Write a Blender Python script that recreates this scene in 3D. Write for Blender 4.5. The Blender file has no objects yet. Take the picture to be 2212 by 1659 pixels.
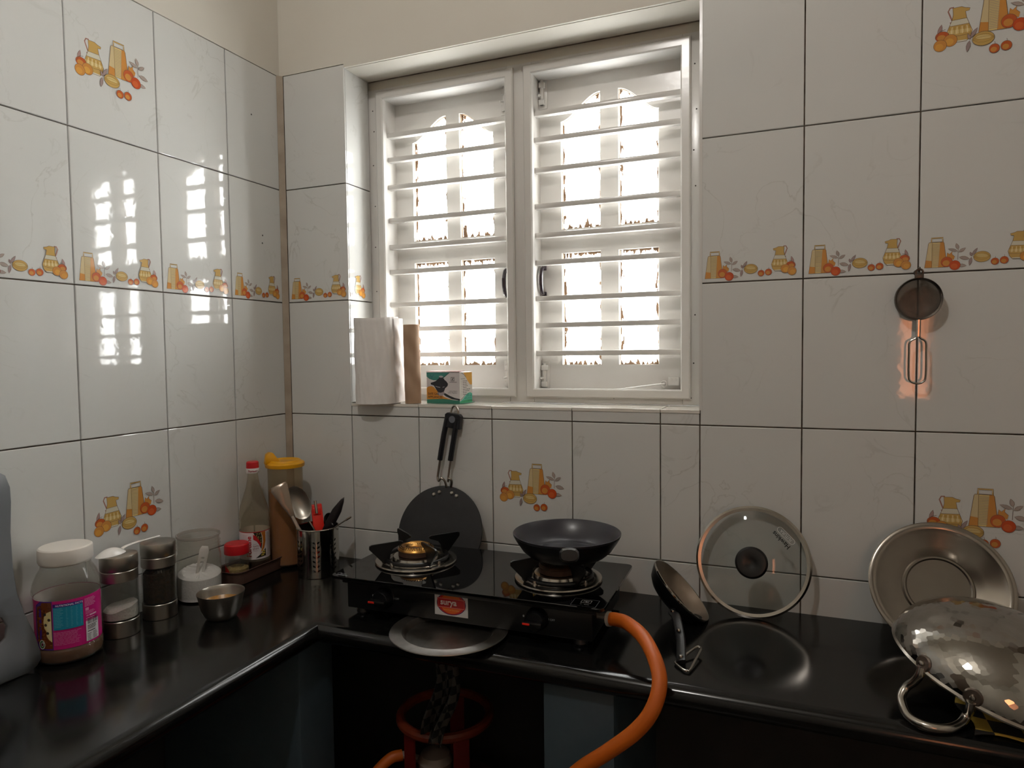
import bpy, bmesh, math, random
from mathutils import Vector, Matrix
random.seed(7)
PI = math.pi
SC = bpy.context.scene
COL = SC.collection

# ------------------------------------------------------------------ camera
cam = bpy.data.cameras.new('camera')
camo = bpy.data.objects.new('camera', cam)
COL.objects.link(camo)
SC.camera = camo
cam.sensor_width = 36.0
cam.lens = 1481.25 / 2212 * 36.0
cam.clip_start = 0.02
R0 = Vector((0.9252987, 0.37905131, -0.01193421))
R1 = Vector((0.00720122, -0.04902459, -0.99877161))
R2 = Vector((-0.37917076, 0.92407613, -0.04809202))
M = Matrix((R0, -R1, -R2)).transposed().to_4x4()
M.translation = Vector((1.27641, -1.49732, 1.39278))
camo.matrix_world = M

# ------------------------------------------------------------------ sky, exposure
LAMP_W = 17.0
SKY = 22.5
world = bpy.data.worlds.new('sky')
SC.world = world
world.use_nodes = True
bg = world.node_tree.nodes['Background']
bg.inputs[0].default_value = (1.0, 0.99, 0.99, 1)
bg.inputs[1].default_value = SKY
SC.view_settings.view_transform = 'Standard'
SC.view_settings.look = 'None'
SC.view_settings.gamma = 1.0
SC.view_settings.use_curve_mapping = False
SC.view_settings.exposure = 0.0
SC.cycles.use_denoising = True
SC.cycles.max_bounces = 10
SC.cycles.diffuse_bounces = 4
SC.cycles.glossy_bounces = 4
SC.cycles.transmission_bounces = 8
SC.cycles.transparent_max_bounces = 16
SC.cycles.sample_clamp_indirect = 8.0
SC.cycles.caustics_reflective = False
SC.cycles.caustics_refractive = False


# ------------------------------------------------------------------ helpers
def lin(c):
    if isinstance(c, str):
        c = c.lstrip('#')
        c = [int(c[i:i + 2], 16) / 255 for i in (0, 2, 4)]
        return tuple(x / 12.92 if x <= .04045 else ((x + .055) / 1.055) ** 2.4 for x in c)
    return tuple(c[:3])


_mats = {}


def mat(name, color='#808080', rough=.5, metal=0., spec=.5, coat=0., noise=None, bump=None, emit=None, trans=0., sss=0., aniso=0.):
    """noise=(scale, amount, second colour); bump=(scale, strength, distance)"""
    if name in _mats:
        return _mats[name]
    m = bpy.data.materials.new(name)
    m.use_nodes = True
    nt = m.node_tree
    b = nt.nodes['Principled BSDF']
    c = lin(color)
    b.inputs['Base Color'].default_value = (*c, 1)
    b.inputs['Roughness'].default_value = rough
    b.inputs['Metallic'].default_value = metal
    b.inputs['Specular IOR Level'].default_value = spec
    b.inputs['Coat Weight'].default_value = coat
    b.inputs['Transmission Weight'].default_value = trans
    if sss:
        b.inputs['Subsurface Weight'].default_value = sss
        b.inputs['Subsurface Radius'].default_value = (.01, .01, .01)
    if emit:
        b.inputs['Emission Color'].default_value = (*lin(emit[0]), 1)
        b.inputs['Emission Strength'].default_value = emit[1]
    tc = nt.nodes.new('ShaderNodeTexCoord')
    if noise:
        n = nt.nodes.new('ShaderNodeTexNoise')
        n.inputs['Scale'].default_value = noise[0]
        n.inputs['Detail'].default_value = 6
        nt.links.new(tc.outputs['Object'], n.inputs['Vector'])
        r = nt.nodes.new('ShaderNodeValToRGB')
        r.color_ramp.elements[0].position = .5 - noise[1] / 2
        r.color_ramp.elements[1].position = .5 + noise[1] / 2
        r.color_ramp.elements[0].color = (*c, 1)
        r.color_ramp.elements[1].color = (*lin(noise[2]), 1)
        nt.links.new(n.outputs['Fac'], r.inputs['Fac'])
        nt.links.new(r.outputs['Color'], b.inputs['Base Color'])
    if bump:
        n2 = nt.nodes.new('ShaderNodeTexNoise')
        n2.inputs['Scale'].default_value = bump[0]
        n2.inputs['Detail'].default_value = 4
        nt.links.new(tc.outputs['Object'], n2.inputs['Vector'])
        bp = nt.nodes.new('ShaderNodeBump')
        bp.inputs['Strength'].default_value = bump[1]
        bp.inputs['Distance'].default_value = bump[2]
        nt.links.new(n2.outputs['Fac'], bp.inputs['Height'])
        nt.links.new(bp.outputs['Normal'], b.inputs['Normal'])
    _mats[name] = m
    return m


def clear_mat(name, tint='#ffffff', rough=.03, body=.0, bodycol='#ffffff', ior=1.3):
    """thin clear plastic or glass: see-through with a glossy coat, plus a little milky body"""
    if name in _mats:
        return _mats[name]
    m = bpy.data.materials.new(name)
    m.use_nodes = True
    nt = m.node_tree
    nt.nodes.clear()
    out = nt.nodes.new('ShaderNodeOutputMaterial')
    tr = nt.nodes.new('ShaderNodeBsdfTransparent')
    tr.inputs[0].default_value = (*lin(tint), 1)
    gl = nt.nodes.new('ShaderNodeBsdfGlossy')
    gl.inputs['Roughness'].default_value = rough
    lw = nt.nodes.new('ShaderNodeLayerWeight')
    lw.inputs['Blend'].default_value = .5
    pw = nt.nodes.new('ShaderNodeMath')
    pw.operation = 'POWER'
    pw.inputs[1].default_value = 4.0
    nt.links.new(lw.outputs['Facing'], pw.inputs[0])
    fr = nt.nodes.new('ShaderNodeMath')
    fr.operation = 'MULTIPLY_ADD'
    f0 = ((ior - 1) / (ior + 1)) ** 2
    fr.inputs[1].default_value = .55 - f0
    fr.inputs[2].default_value = f0
    nt.links.new(pw.outputs[0], fr.inputs[0])
    mx = nt.nodes.new('ShaderNodeMixShader')
    nt.links.new(fr.outputs[0], mx.inputs[0])
    last = tr
    if body:
        df = nt.nodes.new('ShaderNodeBsdfDiffuse')
        df.inputs[0].default_value = (*lin(bodycol), 1)
        tl = nt.nodes.new('ShaderNodeBsdfTranslucent')
        tl.inputs[0].default_value = (*lin(bodycol), 1)
        m0 = nt.nodes.new('ShaderNodeMixShader')
        m0.inputs[0].default_value = .5
        nt.links.new(df.outputs[0], m0.inputs[1])
        nt.links.new(tl.outputs[0], m0.inputs[2])
        m1 = nt.nodes.new('ShaderNodeMixShader')
        m1.inputs[0].default_value = body
        nt.links.new(tr.outputs[0], m1.inputs[1])
        nt.links.new(m0.outputs[0], m1.inputs[2])
        last = m1
    nt.links.new(last.outputs[0], mx.inputs[1])
    nt.links.new(gl.outputs[0], mx.inputs[2])
    nt.links.new(mx.outputs[0], out.inputs[0])
    _mats[name] = m
    return m


def link(name, me, parent=None, mats=(), loc=None, smooth=True, ang=35):
    if mats and not isinstance(mats, (list, tuple)):
        mats = [mats]
    for mm in mats:
        me.materials.append(mm)
    if smooth:
        me.polygons.foreach_set('use_smooth', [True] * len(me.polygons))
        me.set_sharp_from_angle(angle=math.radians(ang))
    o = bpy.data.objects.new(name, me)
    COL.objects.link(o)
    if parent:
        o.parent = parent
    if loc:
        o.location = loc
    return o


def obj(name, vf, mats, parent=None, loc=None, smooth=True, ang=35):
    """vf: (verts, faces) or a bmesh"""
    me = bpy.data.meshes.new(name)
    if isinstance(vf, bmesh.types.BMesh):
        bmesh.ops.recalc_face_normals(vf, faces=vf.faces)
        vf.to_mesh(me)
        vf.free()
    else:
        me.from_pydata([tuple(v) for v in vf[0]], [], vf[1])
        bm = bmesh.new()
        bm.from_mesh(me)
        bmesh.ops.recalc_face_normals(bm, faces=bm.faces)
        bm.to_mesh(me)
        bm.free()
    me.update()
    return link(name, me, parent, mats, loc, smooth, ang)


def tag(o, label=None, cat=None, group=None, kind=None):
    if label: o['label'] = label
    if cat: o['category'] = cat
    if group: o['group'] = group
    if kind: o['kind'] = kind
    return o


def thing(name, label, cat, loc=(0, 0, 0), rot=(0, 0, 0), group=None):
    o = bpy.data.objects.new(name, None)
    o.empty_display_size = .05
    COL.objects.link(o)
    o.location = loc
    o.rotation_euler = rot
    return tag(o, label, cat, group)


def copy_thing(o, parent=None):
    c = o.copy()
    COL.objects.link(c)
    if parent: c.parent = parent
    for ch in list(o.children):
        copy_thing(ch, c)
    return c


def merge(*vfs):
    V, F = [], []
    for v, f in vfs:
        n = len(V)
        V += [tuple(x) for x in v]
        F += [tuple(i + n for i in q) for q in f]
    return V, F


def xf(vf, m):
    return [tuple(m @ Vector(v)) for v in vf[0]], vf[1]


def box(x0, x1, y0, y1, z0, z1, b=0.):
    """box, with every edge chamfered by b"""
    if b <= 0:
        v = [(x, y, z) for x in (x0, x1) for y in (y0, y1) for z in (z0, z1)]
        return v, [(0, 1, 3, 2), (4, 6, 7, 5), (0, 4, 5, 1), (2, 3, 7, 6), (0, 2, 6, 4), (1, 5, 7, 3)]
    bm = bmesh.new()
    bmesh.ops.create_cube(bm, size=1)
    for v in bm.verts:
        v.co = Vector(((x0 + x1) / 2 + v.co.x * (x1 - x0), (y0 + y1) / 2 + v.co.y * (y1 - y0), (z0 + z1) / 2 + v.co.z * (z1 - z0)))
    bmesh.ops.bevel(bm, geom=bm.edges[:], offset=b, segments=2, profile=.5, affect='EDGES')
    bm.verts.ensure_lookup_table()
    r = ([tuple(v.co) for v in bm.verts], [tuple(v.index for v in f.verts) for f in bm.faces])
    bm.free()
    return r


def lathe(prof, n=40, close=False, c=(0, 0)):
    """prof: (r, z) points; r=0 ends become poles"""
    V, F, rings = [], [], []
    for r, z in prof:
        if r <= 1e-7:
            rings.append([len(V)])
            V.append((c[0], c[1], z))
        else:
            rings.append(list(range(len(V), len(V) + n)))
            V += [(c[0] + r * math.cos(2 * PI * k / n), c[1] + r * math.sin(2 * PI * k / n), z) for k in range(n)]
    seq = list(zip(rings, rings[1:]))
    if close: seq.append((rings[-1], rings[0]))
    for a, b in seq:
        for k in range(n):
            j = (k + 1) % n
            if len(a) == 1 and len(b) == 1: continue
            if len(a) == 1: F.append((a[0], b[j], b[k]))
            elif len(b) == 1: F.append((a[k], a[j], b[0]))
            else: F.append((a[k], a[j], b[j], b[k]))
    return V, F


def spline(pts, sub=6, closed=False):
    P = [Vector(p) for p in pts]
    n = len(P)
    out = []
    rng = range(n) if closed else range(n - 1)
    for i in rng:
        p0 = P[(i - 1) % n] if closed or i > 0 else P[0] * 2 - P[1]
        p1, p2 = P[i], P[(i + 1) % n]
        p3 = P[(i + 2) % n] if closed or i + 2 < n else P[-1] * 2 - P[-2]
        for k in range(sub):
            t = k / sub
            out.append(.5 * ((2 * p1) + (p2 - p0) * t + (2 * p0 - 5 * p1 + 4 * p2 - p3) * t * t + (3 * p1 - p0 - 3 * p2 + p3) * t ** 3))
    if not closed: out.append(P[-1])
    return out


def tube(pts, r, n=10, closed=False, sub=0, flat=1.0, up=None):
    P = spline(pts, sub, closed) if sub else [Vector(p) for p in pts]
    m = len(P)
    V, F = [], []
    prev = None
    for i, p in enumerate(P):
        a = P[(i - 1) % m] if closed or i > 0 else p
        b = P[(i + 1) % m] if closed or i < m - 1 else p
        t = (b - a).normalized()
        if prev is None:
            ref = Vector(up) if up else (Vector((0, 0, 1)) if abs(t.z) < .9 else Vector((1, 0, 0)))
            nrm = (ref - t * ref.dot(t)).normalized()
        else:
            nrm = (prev - t * prev.dot(t)).normalized()
        prev = nrm
        bn = t.cross(nrm)
        rr = r(i / (m - 1)) if callable(r) else r
        for k in range(n):
            an = 2 * PI * k / n
            V.append(p + nrm * (rr * math.cos(an)) + bn * (rr * flat * math.sin(an)))
    for i in range(m if closed else m - 1):
        j = (i + 1) % m
        for k in range(n):
            q = (k + 1) % n
            F.append((i * n + k, i * n + q, j * n + q, j * n + k))
    if not closed:
        F.append(tuple(range(n - 1, -1, -1)))
        F.append(tuple((m - 1) * n + k for k in range(n)))
    return [tuple(v) for v in V], F


def prism(outline, depth, holes=(), bevel=0.):
    """2D outline (x, z) with holes, extruded along y from 0 to depth -> (verts, faces)"""
    cu = bpy.data.curves.new('tmp', 'CURVE')
    cu.dimensions = '2D'
    cu.fill_mode = 'BOTH'
    cu.extrude = depth / 2
    cu.bevel_depth = bevel
    cu.bevel_resolution = 0
    for loop in [outline] + list(holes):
        s = cu.splines.new('POLY')
        s.points.add(len(loop) - 1)
        for p, q in zip(s.points, loop):
            p.co = (q[0], q[1], 0, 1)
        s.use_cyclic_u = True
    o = bpy.data.objects.new('tmp', cu)
    COL.objects.link(o)
    dg = bpy.context.evaluated_depsgraph_get()
    me = bpy.data.meshes.new_from_object(o.evaluated_get(dg))
    bm = bmesh.new()
    bm.from_mesh(me)
    bmesh.ops.remove_doubles(bm, verts=bm.verts, dist=1e-6)
    V = [(v.co.x, v.co.z + depth / 2, v.co.y) for v in bm.verts]
    bm.verts.index_update()
    F = [tuple(v.index for v in f.verts) for f in bm.faces]
    bm.free()
    bpy.data.objects.remove(o)
    bpy.data.curves.remove(cu)
    bpy.data.meshes.remove(me)
    return V, F


def arc(cx, cy, rx, ry=None, a0=0, a1=360, n=24):
    ry = rx if ry is None else ry
    full = abs(a1 - a0) >= 360
    return [(cx + rx * math.cos(math.radians(a0 + (a1 - a0) * k / (n if full else n - 1))),
             cy + ry * math.sin(math.radians(a0 + (a1 - a0) * k / (n if full else n - 1)))) for k in range(n)]


class Decal:
    """flat print: coloured shapes in layers, in a 2D frame (x right, y up), optionally wrapped round a cylinder"""

    def __init__(s):
        s.items = []   # (faces of points, colour, layer)
        s.layer = 0

    def poly(s, pts, col):
        s.layer += 1
        s.items.append(([list(pts)], col, s.layer))

    def rect(s, x0, y0, x1, y1, col):
        s.poly([(x0, y0), (x1, y0), (x1, y1), (x0, y1)], col)

    def ell(s, cx, cy, rx, ry, col, rot=0, n=20):
        c, d = math.cos(math.radians(rot)), math.sin(math.radians(rot))
        s.poly([(cx + x * c - y * d, cy + x * d + y * c) for x, y in arc(0, 0, rx, ry, n=n)], col)

    def stroke(s, pts, w, col, closed=False):
        s.layer += 1
        P = [Vector(p) for p in pts]
        n = len(P)
        L, Rr = [], []
        for i, p in enumerate(P):
            a = P[(i - 1) % n] if closed or i > 0 else p
            b = P[(i + 1) % n] if closed or i < n - 1 else p
            t = (b - a)
            t = t.normalized() if t.length > 1e-9 else Vector((1, 0))
            nn = Vector((-t.y, t.x)) * w / 2
            L.append(p + nn)
            Rr.append(p - nn)
        fs = []
        for i in range(n if closed else n - 1):
            j = (i + 1) % n
            fs.append([tuple(L[i]), tuple(L[j]), tuple(Rr[j]), tuple(Rr[i])])
        s.items.append((fs, col, s.layer))

    def lines(s, x0, y0, x1, n, dy, w, col, rnd=.25, seed=1):
        s.layer += 1
        r = random.Random(seed)
        fs = []
        for k in range(n):
            y = y0 - k * dy
            e = x1 - (x1 - x0) * rnd * r.random()
            x = x0
            while x < e - 1e-6:
                l = min(e - x, (x1 - x0) * (.08 + .14 * r.random()))
                fs.append([(x, y), (x + l * .86, y), (x + l * .86, y + w), (x, y + w)])
                x += l
        s.items.append((fs, col, s.layer))

    def text(s, txt, x, y, size, col, rot=0, align='LEFT', sx=1., bold=0.):
        s.layer += 1
        cu = bpy.data.curves.new('t', 'FONT')
        cu.body = txt
        cu.size = size
        cu.align_x = align
        cu.offset = bold
        o = bpy.data.objects.new('t', cu)
        COL.objects.link(o)
        dg = bpy.context.evaluated_depsgraph_get()
        me = bpy.data.meshes.new_from_object(o.evaluated_get(dg))
        c, d = math.cos(math.radians(rot)), math.sin(math.radians(rot))
        P = [(x + v.co.x * sx * c - v.co.y * d, y + v.co.x * sx * d + v.co.y * c) for v in me.vertices]
        fs = [[P[i] for i in f.vertices] for f in me.polygons]
        s.items.append((fs, col, s.layer))
        bpy.data.objects.remove(o)
        bpy.data.curves.remove(cu)
        bpy.data.meshes.remove(me)

    def affine(s, sx, sy, ox, oy):
        for k, (fs, c, l) in enumerate(s.items):
            s.items[k] = ([[(p[0] * sx + ox, p[1] * sy + oy) for p in f] for f in fs], c, l)
        return s

    def add(s, other):
        b = s.layer
        for fs, c, l in other.items:
            s.items.append((fs, c, l + b))
        s.layer = b + other.layer
        return s

    def mesh(s, rough=.35, eps=.00005, wrap=None, step=8, clip=None, coat=0.):
        """wrap=(radius, angle in radians at x=0)"""
        cols = []
        bm = bmesh.new()
        ly = bm.verts.layers.float.new('d')
        for fs, c, l in s.items:
            if c not in cols: cols.append(c)
            for f in fs:
                vs = []
                for p in f:
                    v = bm.verts.new((p[0], 0, p[1]))
                    v[ly] = l * eps
                    vs.append(v)
                try:
                    fc = bm.faces.new(vs)
                    fc.material_index = cols.index(c)
                except ValueError:
                    pass
        if clip:
            for co, no in (((clip[0], 0, 0), (-1, 0, 0)), ((clip[1], 0, 0), (1, 0, 0))):
                bmesh.ops.bisect_plane(bm, geom=bm.verts[:] + bm.edges[:] + bm.faces[:], plane_co=co, plane_no=no, clear_outer=True)
        if wrap:
            Rr, a0 = wrap
            xs = [v.co.x for v in bm.verts]
            st = Rr * math.radians(step)
            k = math.ceil(min(xs) / st)
            while k * st < max(xs):
                bmesh.ops.bisect_plane(bm, geom=bm.verts[:] + bm.edges[:] + bm.faces[:], plane_co=(k * st, 0, 0), plane_no=(1, 0, 0))
                k += 1
            for v in bm.verts:
                a = a0 + v.co.x / Rr
                r = Rr + v[ly]
                v.co = Vector((r * math.cos(a), r * math.sin(a), v.co.z))
        else:
            for v in bm.verts:
                v.co.y = -v[ly]
        me = bpy.data.meshes.new('print')
        bm.to_mesh(me)
        bm.free()
        for c in cols:
            me.materials.append(mat('ink_%s_%d' % (c, int(rough * 100)), c, rough, coat=coat))
        return me


def decal(d, name, parent, loc=(0, 0, 0), **k):
    me = d.mesh(**k)
    me.name = name
    o = bpy.data.objects.new(name, me)
    COL.objects.link(o)
    o.parent = parent
    o.location = loc
    return o


# ------------------------------------------------------------------ materials
def tile_material():
    m = bpy.data.materials.new('glazed_tile')
    m.use_nodes = True
    nt = m.node_tree
    b = nt.nodes['Principled BSDF']
    g = nt.nodes.new('ShaderNodeNewGeometry')
    N = nt.nodes.new
    # fine grey veins
    n1 = N('ShaderNodeTexNoise')
    n1.inputs['Scale'].default_value = 7
    n1.inputs['Detail'].default_value = 5
    n1.inputs['Distortion'].default_value = 1.2
    nt.links.new(g.outputs['Position'], n1.inputs['Vector'])
    s = N('ShaderNodeMath'); s.operation = 'SUBTRACT'; s.inputs[1].default_value = .5
    a = N('ShaderNodeMath'); a.operation = 'ABSOLUTE'
    nt.links.new(n1.outputs['Fac'], s.inputs[0]); nt.links.new(s.outputs[0], a.inputs[0])
    r = N('ShaderNodeValToRGB')
    r.color_ramp.elements[0].position = 0.0
    r.color_ramp.elements[0].color = (1, 1, 1, 1)
    r.color_ramp.elements[1].position = .012
    r.color_ramp.elements[1].color = (0, 0, 0, 1)
    nt.links.new(a.outputs[0], r.inputs['Fac'])
    n2 = N('ShaderNodeTexNoise')
    n2.inputs['Scale'].default_value = 5
    n2.inputs['Detail'].default_value = 3
    nt.links.new(g.outputs['Position'], n2.inputs['Vector'])
    r2 = N('ShaderNodeValToRGB')
    r2.color_ramp.elements[0].position = .48
    r2.color_ramp.elements[1].position = .66
    nt.links.new(n2.outputs['Fac'], r2.inputs['Fac'])
    mu = N('ShaderNodeMath'); mu.operation = 'MULTIPLY'
    nt.links.new(r.outputs['Color'], mu.inputs[0]); nt.links.new(r2.outputs['Color'], mu.inputs[1])
    mu2 = N('ShaderNodeMath'); mu2.operation = 'MULTIPLY'; mu2.inputs[1].default_value = .3
    nt.links.new(mu.outputs[0], mu2.inputs[0])
    # soft clouding
    n3 = N('ShaderNodeTexNoise'); n3.inputs['Scale'].default_value = 4; n3.inputs['Detail'].default_value = 4
    nt.links.new(g.outputs['Position'], n3.inputs['Vector'])
    base = N('ShaderNodeMix'); base.data_type = 'RGBA'
    base.inputs['A'].default_value = (*lin('#ced0ce'), 1)
    base.inputs['B'].default_value = (*lin('#d3d2ce'), 1)
    nt.links.new(n3.outputs['Fac'], base.inputs['Factor'])
    mx = N('ShaderNodeMix'); mx.data_type = 'RGBA'
    mx.inputs['B'].default_value = (*lin('#8f8c80'), 1)
    nt.links.new(base.outputs['Result'], mx.inputs['A'])
    nt.links.new(mu2.outputs[0], mx.inputs['Factor'])
    nt.links.new(mx.outputs['Result'], b.inputs['Base Color'])
    b.inputs['Roughness'].default_value = .04
    b.inputs['Specular IOR Level'].default_value = .5
    n4 = N('ShaderNodeTexNoise'); n4.inputs['Scale'].default_value = 70; n4.inputs['Detail'].default_value = 1
    nt.links.new(g.outputs['Position'], n4.inputs['Vector'])
    bp = N('ShaderNodeBump'); bp.inputs['Strength'].default_value = .05; bp.inputs['Distance'].default_value = .001
    nt.links.new(n4.outputs['Fac'], bp.inputs['Height'])
    nt.links.new(bp.outputs['Normal'], b.inputs['Normal'])
    _mats['glazed_tile'] = m
    return m


TILE = tile_material()
GROUT = mat('dirty_grout', '#44342a', .9, noise=(25, .3, '#85786a'))
PLASTER = mat('wall_paint', '#cfcabf', .7, noise=(6, .6, '#d3cfc5'), bump=(40, .08, .004))
WOODPAINT = mat('gloss_white_paint', '#d3d1cd', .22, noise=(12, .5, '#cfccc7'), bump=(60, .06, .003))
STEEL = mat('stainless_steel', '#b4aea6', .2, 1.0, noise=(30, .6, '#a8a199'))
BRUSHED = mat('brushed_steel', '#aaa59d', .32, 1.0, bump=(120, .05, .001))
CHROME = mat('polished_steel', '#c4bfb8', .1, 1.0)
BLACKPL = mat('black_plastic', '#0c0c0e', .32)
GRANITE = mat('black_granite', '#090909', .15, noise=(160, .25, '#131312'), spec=.4)
BLACKGLASS = mat('black_toughened_glass', '#050506', .03, spec=.55)
BLACKMETAL = mat('black_enamel_steel', '#09090b', .35)
NONSTICK = mat('grey_nonstick', '#34343b', .28, noise=(90, .4, '#34343b'))
CASTIRON = mat('hard_anodised_black', '#1b1b1d', .5, noise=(60, .5, '#212124'))
WHITEPL = mat('white_plastic', '#e4ded6', .35, sss=.05)
RED = mat('red_plastic', '#c01820', .35)
BRASS = mat('burner_brass', '#b98a4a', .3, 1.0)
CLEAR = clear_mat('clear_plastic', '#fafaf8', .05, .035, '#e8e6e2')
GLASS = clear_mat('clear_glass', '#f4f5f4', .02, .01, '#dfe3e0')
AMBERPL = clear_mat('milky_plastic', '#f4eee2', .2, .14, '#d8cfbe')

# ------------------------------------------------------------------ room shell
X1, Y0, ZC = 2.5, -2.9, 2.95


def struct(name, vf, m, parent=None):
    o = obj(name, vf, m, parent, smooth=False)
    if not parent: o['kind'] = 'structure'
    return o


FLOOR = mat('floor_tile', '#4a433c', .35, noise=(3, .6, '#50483e'))
struct('floor', box(-.2, X1 + .2, Y0 - .2, .3, -.12, 0), FLOOR)
struct('ceiling', box(-.2, X1 + .2, Y0 - .2, .3, ZC, ZC + .12), PLASTER)
# back wall with the window opening x .207-1.094, z 1.262-2.122
WX0, WX1, WZ0, WZ1 = .207, 1.094, 1.262, 2.122
wall_back = struct('wall_back', merge(box(-.2, WX0 - .006, .006, .24, 0, ZC), box(WX1, X1 + .2, .006, .24, 0, ZC),
                                      box(WX0, WX1, .006, .24, 0, WZ0 - .006), box(WX0, WX1, .006, .24, WZ1, ZC)), GROUT)
wall_left = struct('wall_left', box(-.2, -.006, Y0 - .2, .24, 0, ZC), GROUT)
# plaster above the tiles
TOPZ = 2.131
struct('plaster', merge(box(-.006, WX0 + .0, -.001, .006, TOPZ, ZC), box(WX0, WX1 + .002, -.001, .006, WZ1, ZC),
                        box(WX0, WX1, .006, .105, WZ1 - .001, WZ1 + .003), box(WX1, X1, -.001, .006, 2.43, ZC)), PLASTER, wall_back)
struct('plaster', box(-.006, .001, Y0, -.001, TOPZ, ZC), PLASTER, wall_left)
SHADE = mat('under_worktop_shade', '#2b2a29', .8, noise=(6, .5, '#232322'))  # dark sheets on the lower walls: under-worktop shade put into the colour
struct('shade_panel', box(0, X1, .001, .008, 0, .835), SHADE, wall_back)
struct('shade_panel', box(-.008, -.001, Y0, 0, 0, .835), SHADE, wall_left)
# warm daylight slot in the rear wall (the tall strip mirrored in the tiles)
SX0, SX1, SZ0, SZ1 = 1.825, 1.985, 1.09, 1.72
wall_rear = struct('wall_rear', merge(box(-.2, SX0, Y0 - .2, Y0, 0, ZC), box(SX1, X1 + .2, Y0 - .2, Y0, 0, ZC),
                                      box(SX0, SX1, Y0 - .2, Y0, 0, SZ0), box(SX0, SX1, Y0 - .2, Y0, SZ1, ZC)), PLASTER)
struct('wall_right', box(X1, X1 + .2, Y0 - .2, .24, 0, ZC), PLASTER)

# ------------------------------------------------------------------ printed motifs on the tiles
INK = '#6a5648'
OR1, OR2, YE, YL, GR, LF = '#c88a44', '#bd5c30', '#c3a05c', '#d3bb80', '#cfcbb8', '#a89a92'


def leaf(d, x0, y0, x1, y1, w, col=LF):
    a, b = Vector((x0, y0)), Vector((x1, y1))
    t = b - a
    n = Vector((-t.y, t.x)).normalized() * w
    pts = [a, a + t * .25 + n * .8, a + t * .5 + n, a + t * .78 + n * .6, b, a + t * .78 - n * .6, a + t * .5 - n, a + t * .25 - n * .8]
    pts = [tuple(p) for p in pts]
    d.poly(pts, col)
    d.stroke(pts, .55, INK, True)


def fruit(d, x, y, rx, ry, c1, c2, tip=False):
    d.ell(x, y, rx, ry, c1)
    d.ell(x - rx * .12, y - ry * .2, rx * .6, ry * .55, c2)
    d.stroke(arc(x, y, rx, ry, n=22), .55, INK, True)
    if tip:
        d.stroke([(x, y + ry * .85), (x + 1.2, y + ry * 1.15), (x + .4, y + ry * 1.5)], .6, INK)


def m_grater():
    d = Decal()
    body = [(0, 0), (7.5, 57), (9, 60), (38.5, 60), (40, 57), (44, 24), (43, 0)]
    d.poly(body, YL)
    d.poly([(0, 0), (7.5, 57), (9, 60), (15, 60), (15, 0)], '#cdb98e')
    d.poly([(0, 0), (2.4, 18), (15, 16), (15, 0)], OR1)
    d.poly([(28, 0), (32, 60), (38.5, 60), (40, 57), (44, 24), (43, 0)], OR1)
    for k in range(18):
        d.rect(16, 4 + k * 3, 30 + .08 * k, 4.9 + k * 3, '#9a8f86')
    d.stroke(body, .8, INK, True)
    d.stroke([(15, 0), (15, 60)], .6, INK)
    d.stroke([(14, 60), (14, 70), (37, 70), (37, 60)], 2.2, YE)
    d.stroke([(12.8, 60), (12.8, 71.2), (38.2, 71.2), (38.2, 60)], .6, INK)
    d.stroke([(15.6, 61), (15.6, 68.6), (35.4, 68.6), (35.4, 61)], .5, INK, True)
    # leaf sprig
    d.stroke([(68, 16), (69, 40)], 1.1, '#8d8078')
    leaf(d, 69, 40, 64.5, 55, 3.6)
    leaf(d, 68, 36, 48, 43, 3.4)
    leaf(d, 70, 34, 84, 43, 3.4)
    leaf(d, 71, 22, 92, 17, 4.4)
    leaf(d, 68, 3, 86, 1, 4)
    # pomegranates
    d.poly([(45, 22), (47, 34), (51, 30), (57, 36), (56, 30), (62, 24), (60, 16)], OR1)
    d.stroke([(45, 22), (47, 34), (51, 30), (57, 36), (56, 30), (62, 24)], .6, INK)
    fruit(d, 46, 12, 12, 12, OR2, OR1)
    fruit(d, 62.5, 3.5, 11.3, 11.3, '#c24e28', '#cc6232')
    return d


def m_melon():
    d = Decal()
    leaf(d, -20, 4, -9, 21, 3, '#9d8a88')
    leaf(d, -20, 2, -24, 12, 2.6, '#9d8a88')
    leaf(d, -21, 0, -25, -20, 3.2, '#9d8a88')
    d.ell(0, 0, 17, 12.5, YE, -6)
    d.ell(0, 2.5, 12, 4, YL, -6)
    d.stroke([(x, y) for x, y in arc(0, 0, 17, 12.5, n=26)], .7, INK, True)
    for k in (-6.5, -1.5, 3.5, 8):
        d.stroke([(-16, k * .15), (-8, k * .85), (0, k), (8, k * .85), (16, k * .15)], .55, '#8d7340')
    return d


def m_small():
    d = Decal()
    fruit(d, -9, -1, 8, 8, OR2, OR1, True)
    fruit(d, 9, 1, 8.4, 8.4, OR2, OR1, True)
    return d


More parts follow.
